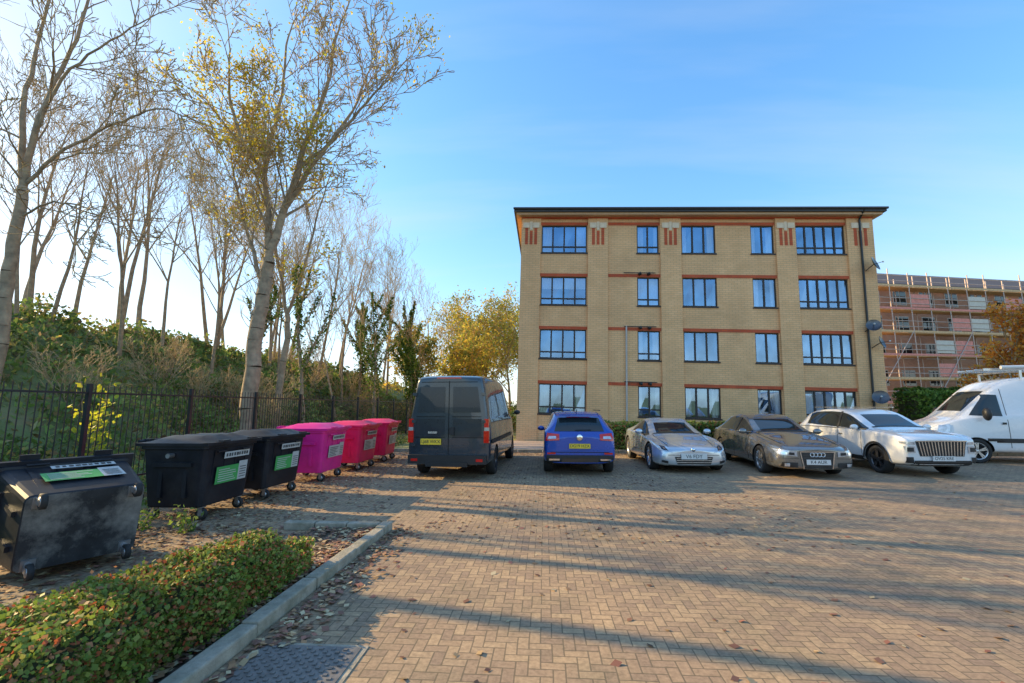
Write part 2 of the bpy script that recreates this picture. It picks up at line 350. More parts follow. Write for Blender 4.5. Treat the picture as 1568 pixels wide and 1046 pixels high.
def ivy_tree(loc,h,rad,n,mat=M_leafG,sz=.17,name='ivy_covered_tree'):
    e=empty(name,loc); segs=[];tips=[]
    cfg=dict(wob=.1,up=.06,rmin=.012,start=2,kids=(1.7,1.1,.8,.5),ang=(20,45))
    grow(segs,tips,Vector((0,0,-.5)),Vector((0,0,1)),h,.14,0,3,cfg)
    o=bpy.data.objects.new('trunk_and_branches',seg_mesh(name+'_wood',segs)); COL.objects.link(o); o.parent=e
    main=[s for s in segs if s[4]<=1]; C=[]
    while len(C)<n:
        s=random.choice(main)
        if s[4]==1 and random.random()<.45: continue
        p=s[0].lerp(s[1],random.random()); rr=rad*(1.15-p.z/(h*1.1))*(.6 if s[4] else 1)
        if rr<.08: continue
        q=p+rv()*rr*(.4+.6*random.random()); C.append(tuple(q))
    leaf_object('leaves',C,sz,mat,e)
ivy_tree((-11.6,21.5,1),7.6,.6,2600,sz=.13)
ivy_tree((-10.2,27,.4),7.8,.8,3400,sz=.15)
ivy_tree((-12.5,30,1.6),7.0,.7,2600)
ivy_tree((-9.8,33,.2),8.0,.95,3800)
ivy_tree((-15.2,22.5,3),6.0,.4,1600,sz=.13)
ivy_tree((-8.9,29.5,.1),5.5,.9,2800)
M_leafYG=leafmat('yellow_green_leaves',[(.60,.50,.07),(.44,.43,.07),(.68,.48,.08),(.31,.35,.07),(.54,.36,.07)],.5)
def crown_tree(name,loc,h,n,mat,sz):
    e=empty(name,loc); segs=[];tips=[]
    cfg=dict(wob=.12,up=.05,rmin=.02,start=2,kids=(2.2,1.3,1.0,.8),ang=(22,52))
    grow(segs,tips,Vector((0,0,-.5)),Vector((0,0,1)),h*.85,h*.016,0,3,cfg)
    o=bpy.data.objects.new('trunk_and_branches',seg_mesh(name+'_wood',segs)); COL.objects.link(o); o.parent=e
    T=np.array([tuple(t) for t in tips]); T=T[rng.choice(len(T),n)]+rng.normal(0,h*.03,(n,3)); leaf_object('leaves',T,sz,mat,e)
for (x,y,h) in [(-9,44,10.5),(-6.5,50,11.5),(-3.5,47,11),(-7.5,58,13),(-1.5,55,12.5),(2,60,13),(-12,55,12),(-4.5,41,8),(-5.5,36,6),(-10.5,38,7.5)]:
    crown_tree('yellow_leaved_tree',(x,y,0),h,3600,M_leafYG,.24)
P=[]
for _ in range(6500):
    x=random.uniform(-9.5,2); y=random.uniform(30,38); hh=1.8+1.2*noise.noise(Vector((x*.5,y*.5,2)))
    P.append((x,y,random.random()**.7*hh))
leaf_object('shrub_thicket',P,.25,M_ug)
crown_tree('orange_leaved_tree',(25.2,26.6,.3),5.9,4500,M_leafO,.18)
crown_tree('orange_leaved_tree',(28.5,27.5,.3),5.4,3600,M_leafO,.18)

# ------------------------------------------------------------------ railings
M_iron=pm('black_painted_iron',(.018,.018,.02),.45,var=.3)
b=MB(); fx=-8.5; y=3.0; i=0
while y<30:
    if i%20==0: b.box((fx-.035,y-.035,-.1),(fx+.035,y+.035,2.12),M_iron)
    else: b.cyl((fx,y,.22),(fx,y,2.10),.009,.009,6,M_iron)
    y+=.125; i+=1
b.box((fx-.018,3,1.93),(fx+.018,30,1.965),M_iron); b.box((fx-.018,3,.26),(fx+.018,30,.295),M_iron)
b.obj('iron_railing_fence')

# ------------------------------------------------------------------ planting bed, kerb, hedge, leaves
b=MB(); b.add([(-4.6,-1,.03),(-2.28,-1,.03),(-2.28,6.35,.03),(-3.2,6.35,.03)],[(0,1,2,3)],M_soil); b.obj('planting_bed_soil')
b=MB(); y=-1.0
while y<6.35:
    j=random.gauss(0,.006); b.box((-2.27+j,y,0),(-2.13+j,min(y+.89,6.5),.115+random.gauss(0,.005)),M_conc); y+=.9
x=-2.28
while x>-3.3: b.box((x-.44,6.36,0),(x-.005,6.5,.11),M_conc); x-=.45
b.obj('kerb',bevel=.015)
def hedge_w(y):
    pts=[(-1,-5.2),(1.5,-4.0),(2.7,-3.42),(3.5,-3.2),(4.1,-3.0),(4.9,-2.85)]
    for (a,c),(d,f) in zip(pts,pts[1:]):
        if a<=y<=d: return c+(f-c)*(y-a)/(d-a)
    return -2.85
HR=-2.42
M_hd=pm('hedge_inner',(.05,.055,.02),.95,var=.4)
vs=[];fs=[];ny=24;nx=10
for j in range(ny+1):
    y=-1+j*(5.75/ny); l=hedge_w(y)+.06
    taper=1 if y<4.3 else max(.3,1-(y-4.3)*1.1)
    for i in range(nx+1):
        t=i/nx; x=l+(HR-.06-l)*t; e=min(t,1-t)*2; z=(.47*taper)*min(1,(e*3.2))**.35 if 0<i<nx else 0
        z+= noise.noise(Vector((x*2,y*2,0)))*.03
        vs.append((x,y,max(0,z-.05)))
for j in range(ny):
    for i in range(nx): a=j*(nx+1)+i; fs.append((a,a+1,a+nx+2,a+nx+1))
he=empty('low_hedge'); b=MB(); b.add(vs,fs,M_hd,True); b.obj('hedge_body',he)
C=[]
for _ in range(60000):
    y=4.85-(5.6)*random.random()
    if y<1.0: continue
    l=hedge_w(y); taper=1 if y<4.3 else max(.3,1-(y-4.3)*1.1); H=.50*taper
    Wd=HR-l
    s=random.random()*(Wd+H*1.6)
    if s<H*.6: x=l+random.gauss(0,.02)+.05*(1-s/(H*.6)); z=s/.6
    elif s<H*.6+Wd: x=l+(s-H*.6); z=H
    else: x=HR+random.gauss(0,.02); z=(s-H*.6-Wd)
    bump=noise.noise(Vector((x*2.2,y*2.2,1)))*.07+noise.noise(Vector((x*7,y*7,1)))*.045
    if z>H*.8:
        ed=min(x-l,HR-x); z-= max(0,.12-ed)*.9
        z+=bump
    else: x+=bump
    C.append((x,y,max(.02,z+random.gauss(0,.02)-random.random()**3*.06)))
for _ in range(2500):
    x=random.uniform(-2.85,HR); y=4.8+random.gauss(0,.06)-((x+2.6)**2)*.8; C.append((x,y,random.uniform(0,.34)))
M_hedge=leafmat('hedge_leaves',[(.16,.24,.04),(.23,.32,.05),(.30,.37,.08),(.12,.17,.04),(.35,.34,.08),(.18,.27,.05),(.24,.33,.05),(.45,.12,.05),(.15,.22,.05),(.26,.32,.08),(.52,.25,.12),(.20,.25,.05),(.32,.18,.08)],.35)
leaf_object('leaves',C,.034,M_hedge,he,flat=.12,asp=.75)
M_dead=leafmat('fallen_leaves',[(.24,.12,.07),(.36,.20,.10),(.20,.10,.07),(.46,.32,.17),(.29,.13,.09),(.52,.42,.25),(.14,.09,.06)],.1)
P=[]
for _ in range(1100): y=random.uniform(1.5,6.35); P.append((-2.36+abs(random.gauss(0,.10))*-1,y,.045+random.random()*.03))
for _ in range(850): y=random.uniform(2,6.6); P.append((-2.1+abs(random.gauss(0,.20)),y,.012+random.random()*.02))
for _ in range(800): P.append((random.uniform(-3.2,-2.3),random.uniform(4.7,6.35),.045+random.random()*.03))
for _ in range(4500): P.append((random.gauss(-5.0,.8),random.uniform(4,17),.012+random.random()*.03))
for _ in range(1800): P.append((random.uniform(-6,4),random.uniform(6,16.8),.012))
for _ in range(1300): P.append((random.uniform(-5,14),random.uniform(2,17),.012))
for _ in range(1200): P.append((random.uniform(-1.8,9),random.gauss(16.7,.25),.012+random.random()*.02))
for _ in range(1500): P.append((random.uniform(-6.5,-3),random.uniform(2.5,6.5),.012+random.random()*.01))
P=[p for p in P if not (-1.98<p[0]<-1.3 and 2.75<p[1]<3.35)]
leaf_object('fallen_leaves',P,.065,M_dead,flat=1.0,asp=.7)
b=MB(); M_cast=pm('cast_iron',(.17,.16,.15),.55,.3,var=.3,scale=20)
b.box((-2.04,2.82,0),(-1.26,3.44,.010),M_conc); b.box((-2.0,2.86,.010),(-1.30,3.40,.016),M_cast)
for i in range(15):
    for j in range(13):
        if (i+j)%2: b.box((-1.97+i*.043,2.89+j*.038,.016),(-1.943+i*.043,2.915+j*.038,.023),M_cast)
b.obj('manhole_cover')
def weed(name,loc,n,h,rad,mat=M_ug,sz=.08):
    e=empty(name,loc); C=[]; bb=MB()
    for k in range(7):
        a=random.uniform(0,6.28); t=Vector((math.cos(a)*rad*.6,math.sin(a)*rad*.6,h*random.uniform(.6,1))); bb.cyl((0,0,0),t,.006,.003,4,M_twig)
        for _ in range(n//7): q=t*random.random()+rv()*rad*.4; C.append((q.x,q.y,max(.01,q.z)))
    bb.obj('stems',e); leaf_object('leaves',C,sz,mat,e)
M_weed=leafmat('weed_leaves',[(.20,.32,.06),(.28,.38,.07),(.17,.26,.06)],.4)
for l in [(-6.35,6.2,0),(-6.5,7.9,0),(-6.2,9.8,0),(-5.6,6.2,0),(-6.7,5.2,0),(-6.4,12,0),(-4.9,6.2,0)]: weed('weed',l,150,.32,.24,M_weed,.06)
weed('yellow_shrub',(-9.6,9.2,.2),240,2.3,.5,leafmat('yellow_shrub_leaves',[(.65,.66,.05),(.55,.55,.05)],.5),.13)

# ------------------------------------------------------------------ wheelie bins
M_rub=pm('tyre_rubber',(.02,.02,.02),.8,var=.2)
M_galv=pm('galvanised_steel',(.35,.35,.36),.4,.8,var=.2)
M_lblw=pm('white_label',(.5,.5,.48),.5,var=.08); M_lblg=pm('green_label',(.06,.36,.09),.5,var=.08); M_ink=pm('label_ink',(.05,.05,.05),.6)
def bin_(loc,rot,mat,lid,label=0,name='wheelie_bin',under=None,sc=1):
    e=empty(name,loc,rot,sc); b=MB()
    z0,z1=.22,1.13
    prof=[(.41,.53,z0-.02),(.42,.54,z0),(.455,.58,.62),(.49,.615,1.05),(.52,.645,1.06),(.52,.645,z1)]
    rc=[]
    for (hx,hy,z) in prof:
        c=.07; ring=[]
        for (sx_,sy_,a0) in ((1,1,0),(-1,1,90),(-1,-1,180),(1,-1,270)):
            for k in range(4):
                a=R(a0+k*30); ring.append((sx_*(hx-c)+c*math.cos(a),sy_*(hy-c)+c*math.sin(a),z))
        rc.append(ring)
    n=16; vs=[p for r in rc for p in r]; fs=[(k*n+i,k*n+(i+1)%n,(k+1)*n+(i+1)%n,(k+1)*n+i) for k in range(len(prof)-1) for i in range(n)]
    b.add(vs,fs,mat,False); b.add(rc[0],[tuple(range(n-1,-1,-1))],under or mat)
    for y in (-.38,-.13,.13,.38):
        for s in (1,-1): b.add([(s*.425,y-.02,.3),(s*.425,y+.02,.3),(s*.50,y+.02,1.03),(s*.50,y-.02,1.03),(s*.40,y-.02,.3),(s*.40,y+.02,.3)],[(0,1,2,3),(0,3,4),(1,5,2)],mat)
    for s in (1,-1):
        b.box((-.30,s*.60-.03,.80),(.30,s*.60+.03,.86),mat)
        b.cyl((0,s*.62,.97),(0,s*.72,.97),.035,.035,12,M_galv)
        b.box((-.22,s*.57-.02,.35),(-.16,s*.57+.03,.8),mat); b.box((.16,s*.57-.02,.35),(.22,s*.57+.03,.8),mat)
        b.cyl((.54,s*.4,1.0),(.54,s*.2,1.0),.014,.014,8,mat)
    for sx_ in (1,-1):
        for sy_ in (1,-1):
            c=Vector((sx_*.34,sy_*.42,.09))
            b.box((c.x-.06,c.y-.06,.18),(c.x+.06,c.y+.06,.215),M_galv); b.cyl((c.x,c.y,.15),(c.x,c.y,.19),.035,.035,10,M_galv)
            for o in (-.035,.035): b.box((c.x-.025+.03*sx_,c.y+o-.004,.07),(c.x+.035+.03*sx_,c.y+o+.004,.17),M_galv)
            cc=Vector((c.x+.04*sx_,c.y,.09)); b.lathe(cc,(0,1,0),[(-.027,.0),(-.027,.06),(-.025,.085),(.025,.085),(.027,.06),(.027,0)],18,M_rub); b.lathe(cc,(0,1,0),[(-.031,0),(-.031,.05),(.031,.05),(.031,0)],14,M_galv)
    b.obj('body_and_wheels',e)
    l=MB(); vs=[];m1,m2=8,10
    for i in range(m1+1):
        for j in range(m2+1):
            x=-.56+1.13*i/m1; y=-.68+1.36*j/m2; d=min(1,min(i,m1-i)/2)*min(1,min(j,m2-j)/2)
            vs.append((x,y,1.15+.085*d+(.012 if j%2 and d>.9 else 0)))
    fs=[(i*(m2+1)+j,i*(m2+1)+j+1,(i+1)*(m2+1)+j+1,(i+1)*(m2+1)+j) for i in range(m1) for j in range(m2)]
    l.add(vs,fs,lid,True); l.frust((-.555,-.675),(.565,.675),(-.56,-.68),(.57,.68),1.105,1.15,lid)
    l.cyl((-.57,-.6,1.17),(-.57,.6,1.17),.022,.022,8,lid)
    for y in (-.45,0,.45): l.box((-.60,y-.05,1.13),(-.50,y+.05,1.20),lid)
    for y in (-.35,.35): l.box((.56,y-.09,1.16),(.63,y+.09,1.18),lid)
    l.obj('lid',e)
    if label:
        k=MB()
        def lb(y0,y1,za,zb,m,o=.012):
            fx_=lambda z:.44+(z-.4)*(.055/.65)+o
            k.add([(fx_(za),y0,za),(fx_(za),y1,za),(fx_(zb),y1,zb),(fx_(zb),y0,zb)],[(0,1,2,3)],m)
        g=M_lblg if label==1 else M_lblw
        lb(-.33,.20,.50,.76,g,.025); lb(.20,.42,.50,.80,M_lblw,.025)
        for q in range(6): lb(-.28,-.28+random.uniform(.25,.42),.53+q*.035,.542+q*.035,M_lblw if label==1 else M_ink,.03)
        for q in range(5): lb(.23,.39,.54+q*.04,.552+q*.04,M_ink,.03)
        lb(-.2,.42,.88,.98,M_lblw,.028)
        for q in range(9): lb(-.16+q*.062,-.12+q*.062+random.uniform(-.01,.01),.905,.955,M_ink,.032)
        k.obj('labels',e)
    return e
M_binb=pm('black_plastic',(.010,.012,.018),.45,var=.3,scale=5,dirt=((.06,.06,.06),.35),spec=.3)
M_lidb=pm('black_lid',(.014,.016,.022),.42,var=.3,scale=5,dirt=((.08,.08,.08),.3),spec=.3)
M_binp=pm('pink_plastic',(.80,.02,.12),.42,var=.12,scale=4,dirt=((.35,.05,.10),.3),spec=.3)
M_binm=pm('magenta_plastic',(.76,.025,.27),.42,var=.12,scale=4,dirt=((.4,.06,.18),.3),spec=.3)
M_scuff=pm('scuffed_plastic',(.03,.03,.032),.8,var=.4,scale=5,dirt=((.30,.28,.25),.8),spec=.3)
bin_((-5.55,7.22,.004),(0,0,R(1)),M_binb,M_lidb,1)
bin_((-5.52,8.80,.004),(0,0,R(-2)),M_binb,M_lidb,1)
bin_((-5.47,10.75,.004),(0,0,R(1)),M_binm,M_binm,2,sc=1.04)
bin_((-5.35,12.6,.004),(0,0,R(-1)),M_binp,M_binp,2,sc=1.04)
bin_((-5.35,14.5,.004),(0,0,R(3)),M_binp,M_binp,2,sc=1.04)
bin_((-4.58,4.5,.46),(0,R(-90+10),R(-28)),M_binb,M_lidb,1,under=M_scuff,sc=.88)

# ------------------------------------------------------------------ vehicles
M_glass=pm('car_glass',(.02,.028,.03),.04,var=.1,spec=.8)
M_trim=pm('black_trim',(.02,.02,.021),.5,var=.2); M_dark=pm('arch_liner',(.006,.006,.006),.9)
M_alloy=pm('alloy',(.6,.61,.63),.25,.85,var=.05); M_alloyd=pm('dark_alloy',(.12,.12,.13),.3,.8,var=.05)
M_chrome=pm('chrome',(.8,.81,.83),.1,1,var=.03); M_red=pm('tail_light',(.65,.012,.008),.12,coat=1,var=.2,scale=20)
M_lamp=pm('headlamp',(.6,.63,.67),.08,.5,coat=1,var=.3,scale=14); M_plY=pm('yellow_plate',(.85,.6,.04),.4,var=.04); M_plW=pm('white_plate',(.7,.7,.68),.4,var=.04)
def build_vehicle(name,st,glass,paint,loc,rz,sc,wheels,wr,hw,details,subs=2,alloy=None,spokes=5,crease_side=.35):
    e=empty(name,loc,(0,0,rz),sc); mats=[paint,M_glass,M_trim,M_dark]
    bm=bmesh.new(); rings=[]
    for (y,zb,w,zm,wb,zbt,wr_,zr) in st:
        h=[(0,zb),(w*.88,zb),(w-.012,zb+.10),(w,zm),(wb,zbt),(wb-.03,zbt+.025),(wr_,zr-.055),(wr_*.86,zr-.012),(0,zr)]
        ring=[bm.verts.new((x,y,z)) for x,z in h]; left=[bm.verts.new((-x,y,z)) for x,z in h[1:8]]
        rings.append((ring,[ring[0]]+left+[ring[8]]))
    cl=bm.edges.layers.float.new('crease_edge')
    for i in range(len(rings)-1):
        for side in (0,1):
            A=rings[i][side];B=rings[i+1][side]
            for j in range(8):
                vsq=(A[j],A[j+1],B[j+1],B[j])
                if side: vsq=vsq[::-1]
                f=bm.faces.new(vsq); f.smooth=True; f.material_index=1 if (i,j) in glass else 0
    for ri,fl in ((0,0),(-1,1)):
        Rr,L=rings[ri]
        for j in range(8):
            q=[Rr[j],Rr[j+1],L[j+1],L[j]]; q=list(dict.fromkeys(q))
            if fl==0: q=q[::-1]
            f=bm.faces.new(q); f.smooth=True
    bm.edges.ensure_lookup_table()
    for rr,cv in ((0,.55),(-1,.6)):
        for side in (0,1):
            A=rings[rr][side]
            for j in range(8):
                ed=bm.edges.get((A[j],A[j+1]))
                if ed: ed[cl]=cv
    for i in range(len(rings)-1):
        for side in (0,1):
            for j,cv in ((4,crease_side),(5,.6),(6,.3),(2,.3)):
                ed=bm.edges.get((rings[i][side][j],rings[i+1][side][j]))
                if ed: ed[cl]=cv
    bmesh.ops.recalc_face_normals(bm,faces=bm.faces)
    me=bpy.data.meshes.new('b'); bm.to_mesh(me); bm.free()
    for m in mats: me.materials.append(m)
    o=bpy.data.objects.new('bodyshell',me); COL.objects.link(o)
    md=o.modifiers.new('s','SUBSURF'); md.levels=subs; md.render_levels=subs
    cut=[]
    for wy in wheels:
        for s in (1,-1):
            mb=MB(); mb.mats=mats[:]; xa=s*(hw-.27); xb=s*(hw+.3); mb.cyl((xa,wy,wr*.98),(xb,wy,wr*.98),wr+.055,wr+.055,28,M_dark); co_=mb.obj('cut'); cut.append(co_)
            bm2=bmesh.new(); bm2.from_mesh(co_.data); bmesh.ops.remove_doubles(bm2,verts=bm2.verts,dist=1e-5); bmesh.ops.recalc_face_normals(bm2,faces=bm2.faces); bm2.to_mesh(co_.data); bm2.free()
            bo=o.modifiers.new('c','BOOLEAN'); bo.operation='DIFFERENCE'; bo.object=co_; bo.solver='EXACT'
    dg=bpy.context.evaluated_depsgraph_get(); ev=o.evaluated_get(dg); nm=bpy.data.meshes.new_from_object(ev)
    for c in cut: bpy.data.objects.remove(c)
    bpy.data.objects.remove(o)
    nm.set_sharp_from_angle(angle=R(50))
    o=bpy.data.objects.new('bodyshell',nm); COL.objects.link(o); o.parent=e
    bt=bmesh.new(); bt.from_mesh(nm); bvh=BVHTree.FromBMesh(bt); bt.free()
    D=MB()
    def patch(cr,ax,mat,off=.006,nx=8,nz=4,mirror=False):
        dr={'F':Vector((0,1,0)),'B':Vector((0,-1,0)),'R':Vector((-1,0,0)),'L':Vector((1,0,0)),'T':Vector((0,0,-1))}[ax]
        vs=[]
        for i in range(nx+1):
            for j in range(nz+1):
                u=i/nx;v=j/nz; a=(cr[0][0]*(1-u)+cr[1][0]*u)*(1-v)+(cr[3][0]*(1-u)+cr[2][0]*u)*v; c=(cr[0][1]*(1-u)+cr[1][1]*u)*(1-v)+(cr[3][1]*(1-u)+cr[2][1]*u)*v
                if ax in 'FB': q=Vector((a,0,c))-dr*6
                elif ax in 'RL': q=Vector((0,a,c))-dr*6
                else: q=Vector((a,c,0))-dr*6
                h=bvh.ray_cast(q,dr)
                if h[0] is None: vs.append(None)
                else:
                    nn=h[1]
                    if nn.dot(dr)>0: nn=-nn
                    vs.append(h[0]+nn*off-dr*off*.5)
        idx={};vv=[]
        for k,p in enumerate(vs):
            if p is not None: idx[k]=len(vv); vv.append(p)
        fs=[]
        for i in range(nx):
            for j in range(nz):
                q=[i*(nz+1)+j,(i+1)*(nz+1)+j,(i+1)*(nz+1)+j+1,i*(nz+1)+j+1]
                if all(t in idx for t in q):
                    pts=[vs[t] for t in q]
                    if max((pts[0]-pts[2]).length,(pts[1]-pts[3]).length)<.6: fs.append(tuple(idx[t] for t in q))
        D.add(vv,fs,mat,True)
        if mirror:
            if ax in 'RL': patch(cr,'L' if ax=='R' else 'R',mat,off,nx,nz)
            else: patch([(-a,c) for a,c in cr],ax,mat,off,nx,nz)
    details(patch,D,e)
    D.obj('lights_and_trim',e)
    W=MB(); al=alloy or M_alloy
    for wy in wheels:
        for s in (1,-1):
            c=Vector((s*(hw-.125),wy,wr)); ax=(s,0,0); rr=wr*.70
            W.lathe(c,ax,[(-.10,rr),(-.11,wr*.93),(-.085,wr),(.08,wr),(.108,wr*.93),(.10,rr),(.085,rr)],30,M_rub)
            W.lathe(c,ax,[(.095,rr),(.10,rr*.97),(.06,rr*.9),(.03,rr*.88)],30,al)
            W.lathe(c,ax,[(.03,rr*.9),(.028,0)],20,M_dark)
            W.lathe(c,ax,[(.07,rr*.24),(.085,rr*.2),(.085,0)],12,al)
            for k in range(spokes):
                an=2*math.pi*k/spokes
                for off in (-.13,.13):
                    M=Matrix.Translation(c)@Matrix.Rotation(an+off,4,'X')
                    x0,x1=(.055,.088) if s>0 else (-.088,-.055)
                    W.box((x0,-.018,rr*.12),(x1,.018,rr*.94),al,M)
    W.obj('wheels',e)
    return e
def txt(s,loc,size,e,rot=(R(90),0,0)):
    c=bpy.data.curves.new('plate_text','FONT'); c.body=s; c.size=size; c.align_x='CENTER'; c.align_y='CENTER'; c.extrude=.001
    o=bpy.data.objects.new('plate_text',c); o.location=loc; o.rotation_euler=rot; o.parent=e; c.materials.append(M_ink); COL.objects.link(o)
def qd(x0,x1,z0,z1): return [(x0,z0),(x1,z0),(x1,z1),(x0,z1)]
def paintm(name,col,metal=.35,rough=.35): return pm(name,col,rough*.8,metal,coat=1,var=.02,scale=2)
def seams(patch,ys,z0,z1):
    for y in ys: patch(qd(y-.007,y+.007,z0,z1),'R',M_dark,.003,1,10,True)
def plate(D,x,y,z,mat,front=True,w=.52,h=.115):
    if front: D.box((x-w/2,y-.02,z-h/2),(x+w/2,y,z+h/2),mat)
    else: D.box((x-w/2,y,z-h/2),(x+w/2,y+.02,z+h/2),mat)
def mirrors(D,y,z,w,mat):
    for s in (1,-1):
        D.ball((s*(w+.09),y,z),(.11,.07,.075),mat); D.box((min(s*(w-.05),s*(w+.05)),y-.03,z-.06),(max(s*(w-.05),s*(w+.05)),y+.03,z-.02),M_trim)

def d_suv_blue(patch,D,e):
    patch([(-.62,1.07),(.62,1.07),(.52,1.40),(-.52,1.40)],'B',M_glass,.006,10,6)
    patch(qd(-.30,.30,1.405,1.42),'B',M_red,.008,6,1)
    patch([(.50,.86),(.84,.84),(.80,1.03),(.50,1.00)],'B',M_red,.010,8,4,True); patch([(.58,.90),(.78,.89),(.76,.95),(.58,.95)],'B',M_lamp,.014,4,2,True)
    patch(qd(-.82,.82,.24,.50),'B',M_trim,.012,16,5); patch(qd(.5,.76,.37,.41),'B',M_chrome,.016,3,1,True); patch(qd(-.45,.45,.33,.44),'B',M_glass,.016,6,2)
    patch(qd(.60,.80,.52,.56),'B',M_red,.010,3,1,True)
    patch([(-.72,.56),(.72,.56),(.72,.575),(-.72,.575)],'B',M_dark,.004,12,1)
    patch(qd(-.03,.03,.93,.99),'B',M_chrome,.02,3,3); D.lathe((0,2.17,.925),(0,1,0),[(-.03,.075),(.0,.075),(.005,.065),(.0,0)],20,M_chrome)
    plate(D,0,2.145,.72,M_plY,False); txt('DG19 HZX',(0,2.168,.72),.10,e,(R(90),0,R(180)))
    D.box((-.50,1.63,1.475),(.50,1.86,1.50),e_blue)
    patch([(-.30,1.10),(.10,1.09),(.10,1.105),(-.30,1.115)],'B',M_trim,.02,4,1)
    seams(patch,(-.65,.35,1.2),.35,1.0); patch(qd(-1.5,1.7,.22,.33),'R',M_trim,.008,20,2,True); mirrors(D,-.55,1.03,.88,e_blue)
    for s in (1,-1): D.box((s*.60-.015,-.1,1.575),(s*.60+.015,1.4,1.60),M_trim)
    D.cyl((0,1.2,1.55),(0,1.35,1.62),.012,.008,6,M_trim)
e_blue=paintm('blue_paint',(.010,.075,.42),.25)
stB=[(-2.10,.30,.70,.50,.66,.68,.55,.76),(-1.95,.22,.86,.52,.80,.78,.68,.88),(-1.5,.2,.90,.55,.85,.90,.72,.98),(-.85,.2,.905,.55,.87,.97,.72,1.05),(-.15,.2,.91,.58,.88,1.0,.64,1.50),(.3,.2,.91,.58,.88,1.02,.66,1.57),(1.0,.2,.91,.6,.885,1.04,.66,1.57),(1.55,.22,.91,.6,.885,1.06,.63,1.51),(1.88,.26,.90,.62,.87,1.08,.62,1.30),(2.02,.28,.88,.64,.85,1.0,.70,1.07),(2.12,.30,.83,.62,.80,.88,.66,.95)]
build_vehicle('blue_crossover_car',stB,{(3,7),(3,5),(4,5),(5,5),(6,5)},e_blue,(.87,13.75,.004),R(180),1,(-1.3,1.29),.34,.91,d_suv_blue,alloy=M_alloyd)

e_sil=paintm('silver_paint',(.62,.67,.72),.6,.28)
def d_z(patch,D,e):
    patch([(.50,.50),(.80,.56),(.84,.72),(.62,.66)],'F',M_lamp,.008,6,6,True); patch([(.60,.54),(.74,.57),(.76,.65),(.64,.62)],'F',M_trim,.011,4,4,True); patch([(.64,.56),(.70,.57),(.71,.62),(.66,.60)],'F',M_chrome,.015,3,3,True)
    patch([(-.40,.22),(.40,.22),(.46,.40),(-.46,.40)],'F',M_trim,.008,10,4); patch([(-.6,.17),(.6,.17),(.6,.20),(-.6,.20)],'F',M_trim,.008,10,2)
    for z in (.26,.31,.36): patch(qd(-.42,.42,z,z+.012),'F',M_alloy,.012,8,1)
    patch([(.62,.24),(.76,.27),(.76,.32),(.62,.30)],'F',M_trim,.008,4,2,True)
    patch([(-.72,.435),(.72,.435),(.72,.445),(-.72,.445)],'F',M_dark,.004,12,1)
    plate(D,0,-2.17,.41,M_plW,w=.62,h=.13); txt('V6 FDY',(0,-2.192,.41),.125,e)
    D.lathe((0,-2.14,.57),(0,-1,0),[(-.02,.05),(.01,.05),(.012,0)],16,M_chrome)
    seams(patch,(-.62,.55),.28,.82); patch(qd(.30,.42,.70,.73),'R',M_chrome,.02,2,1,True); mirrors(D,-.50,.93,.86,e_sil)
    patch([(.55,-1.95),(.56,-1.95),(.66,-.85),(.65,-.85)],'T',M_dark,.003,1,12,True)
    patch([(-.64,-.80),(.64,-.80),(.64,-.76),(-.64,-.76)],'T',M_trim,.006,10,1)
stZ=[(-2.15,.20,.66,.38,.62,.50,.52,.56),(-2.05,.15,.84,.40,.77,.56,.66,.63),(-1.78,.14,.92,.43,.86,.66,.72,.70),(-1.35,.14,.94,.48,.89,.76,.74,.79),(-.80,.14,.925,.5,.87,.80,.74,.86),(-.05,.14,.92,.5,.86,.84,.57,1.22),(.25,.14,.92,.5,.86,.86,.57,1.31),(.75,.14,.92,.5,.87,.88,.56,1.28),(1.45,.14,.95,.5,.90,.90,.54,1.10),(1.9,.18,.92,.5,.85,.86,.66,.93),(2.15,.24,.80,.5,.75,.80,.6,.86)]
build_vehicle('silver_sports_coupe',stZ,{(4,7),(4,5),(5,5),(6,5),(7,7)},e_sil,(3.76,14.45,.004),R(1),1.04,(-1.35,1.30),.335,.925,d_z,alloy=M_alloy)

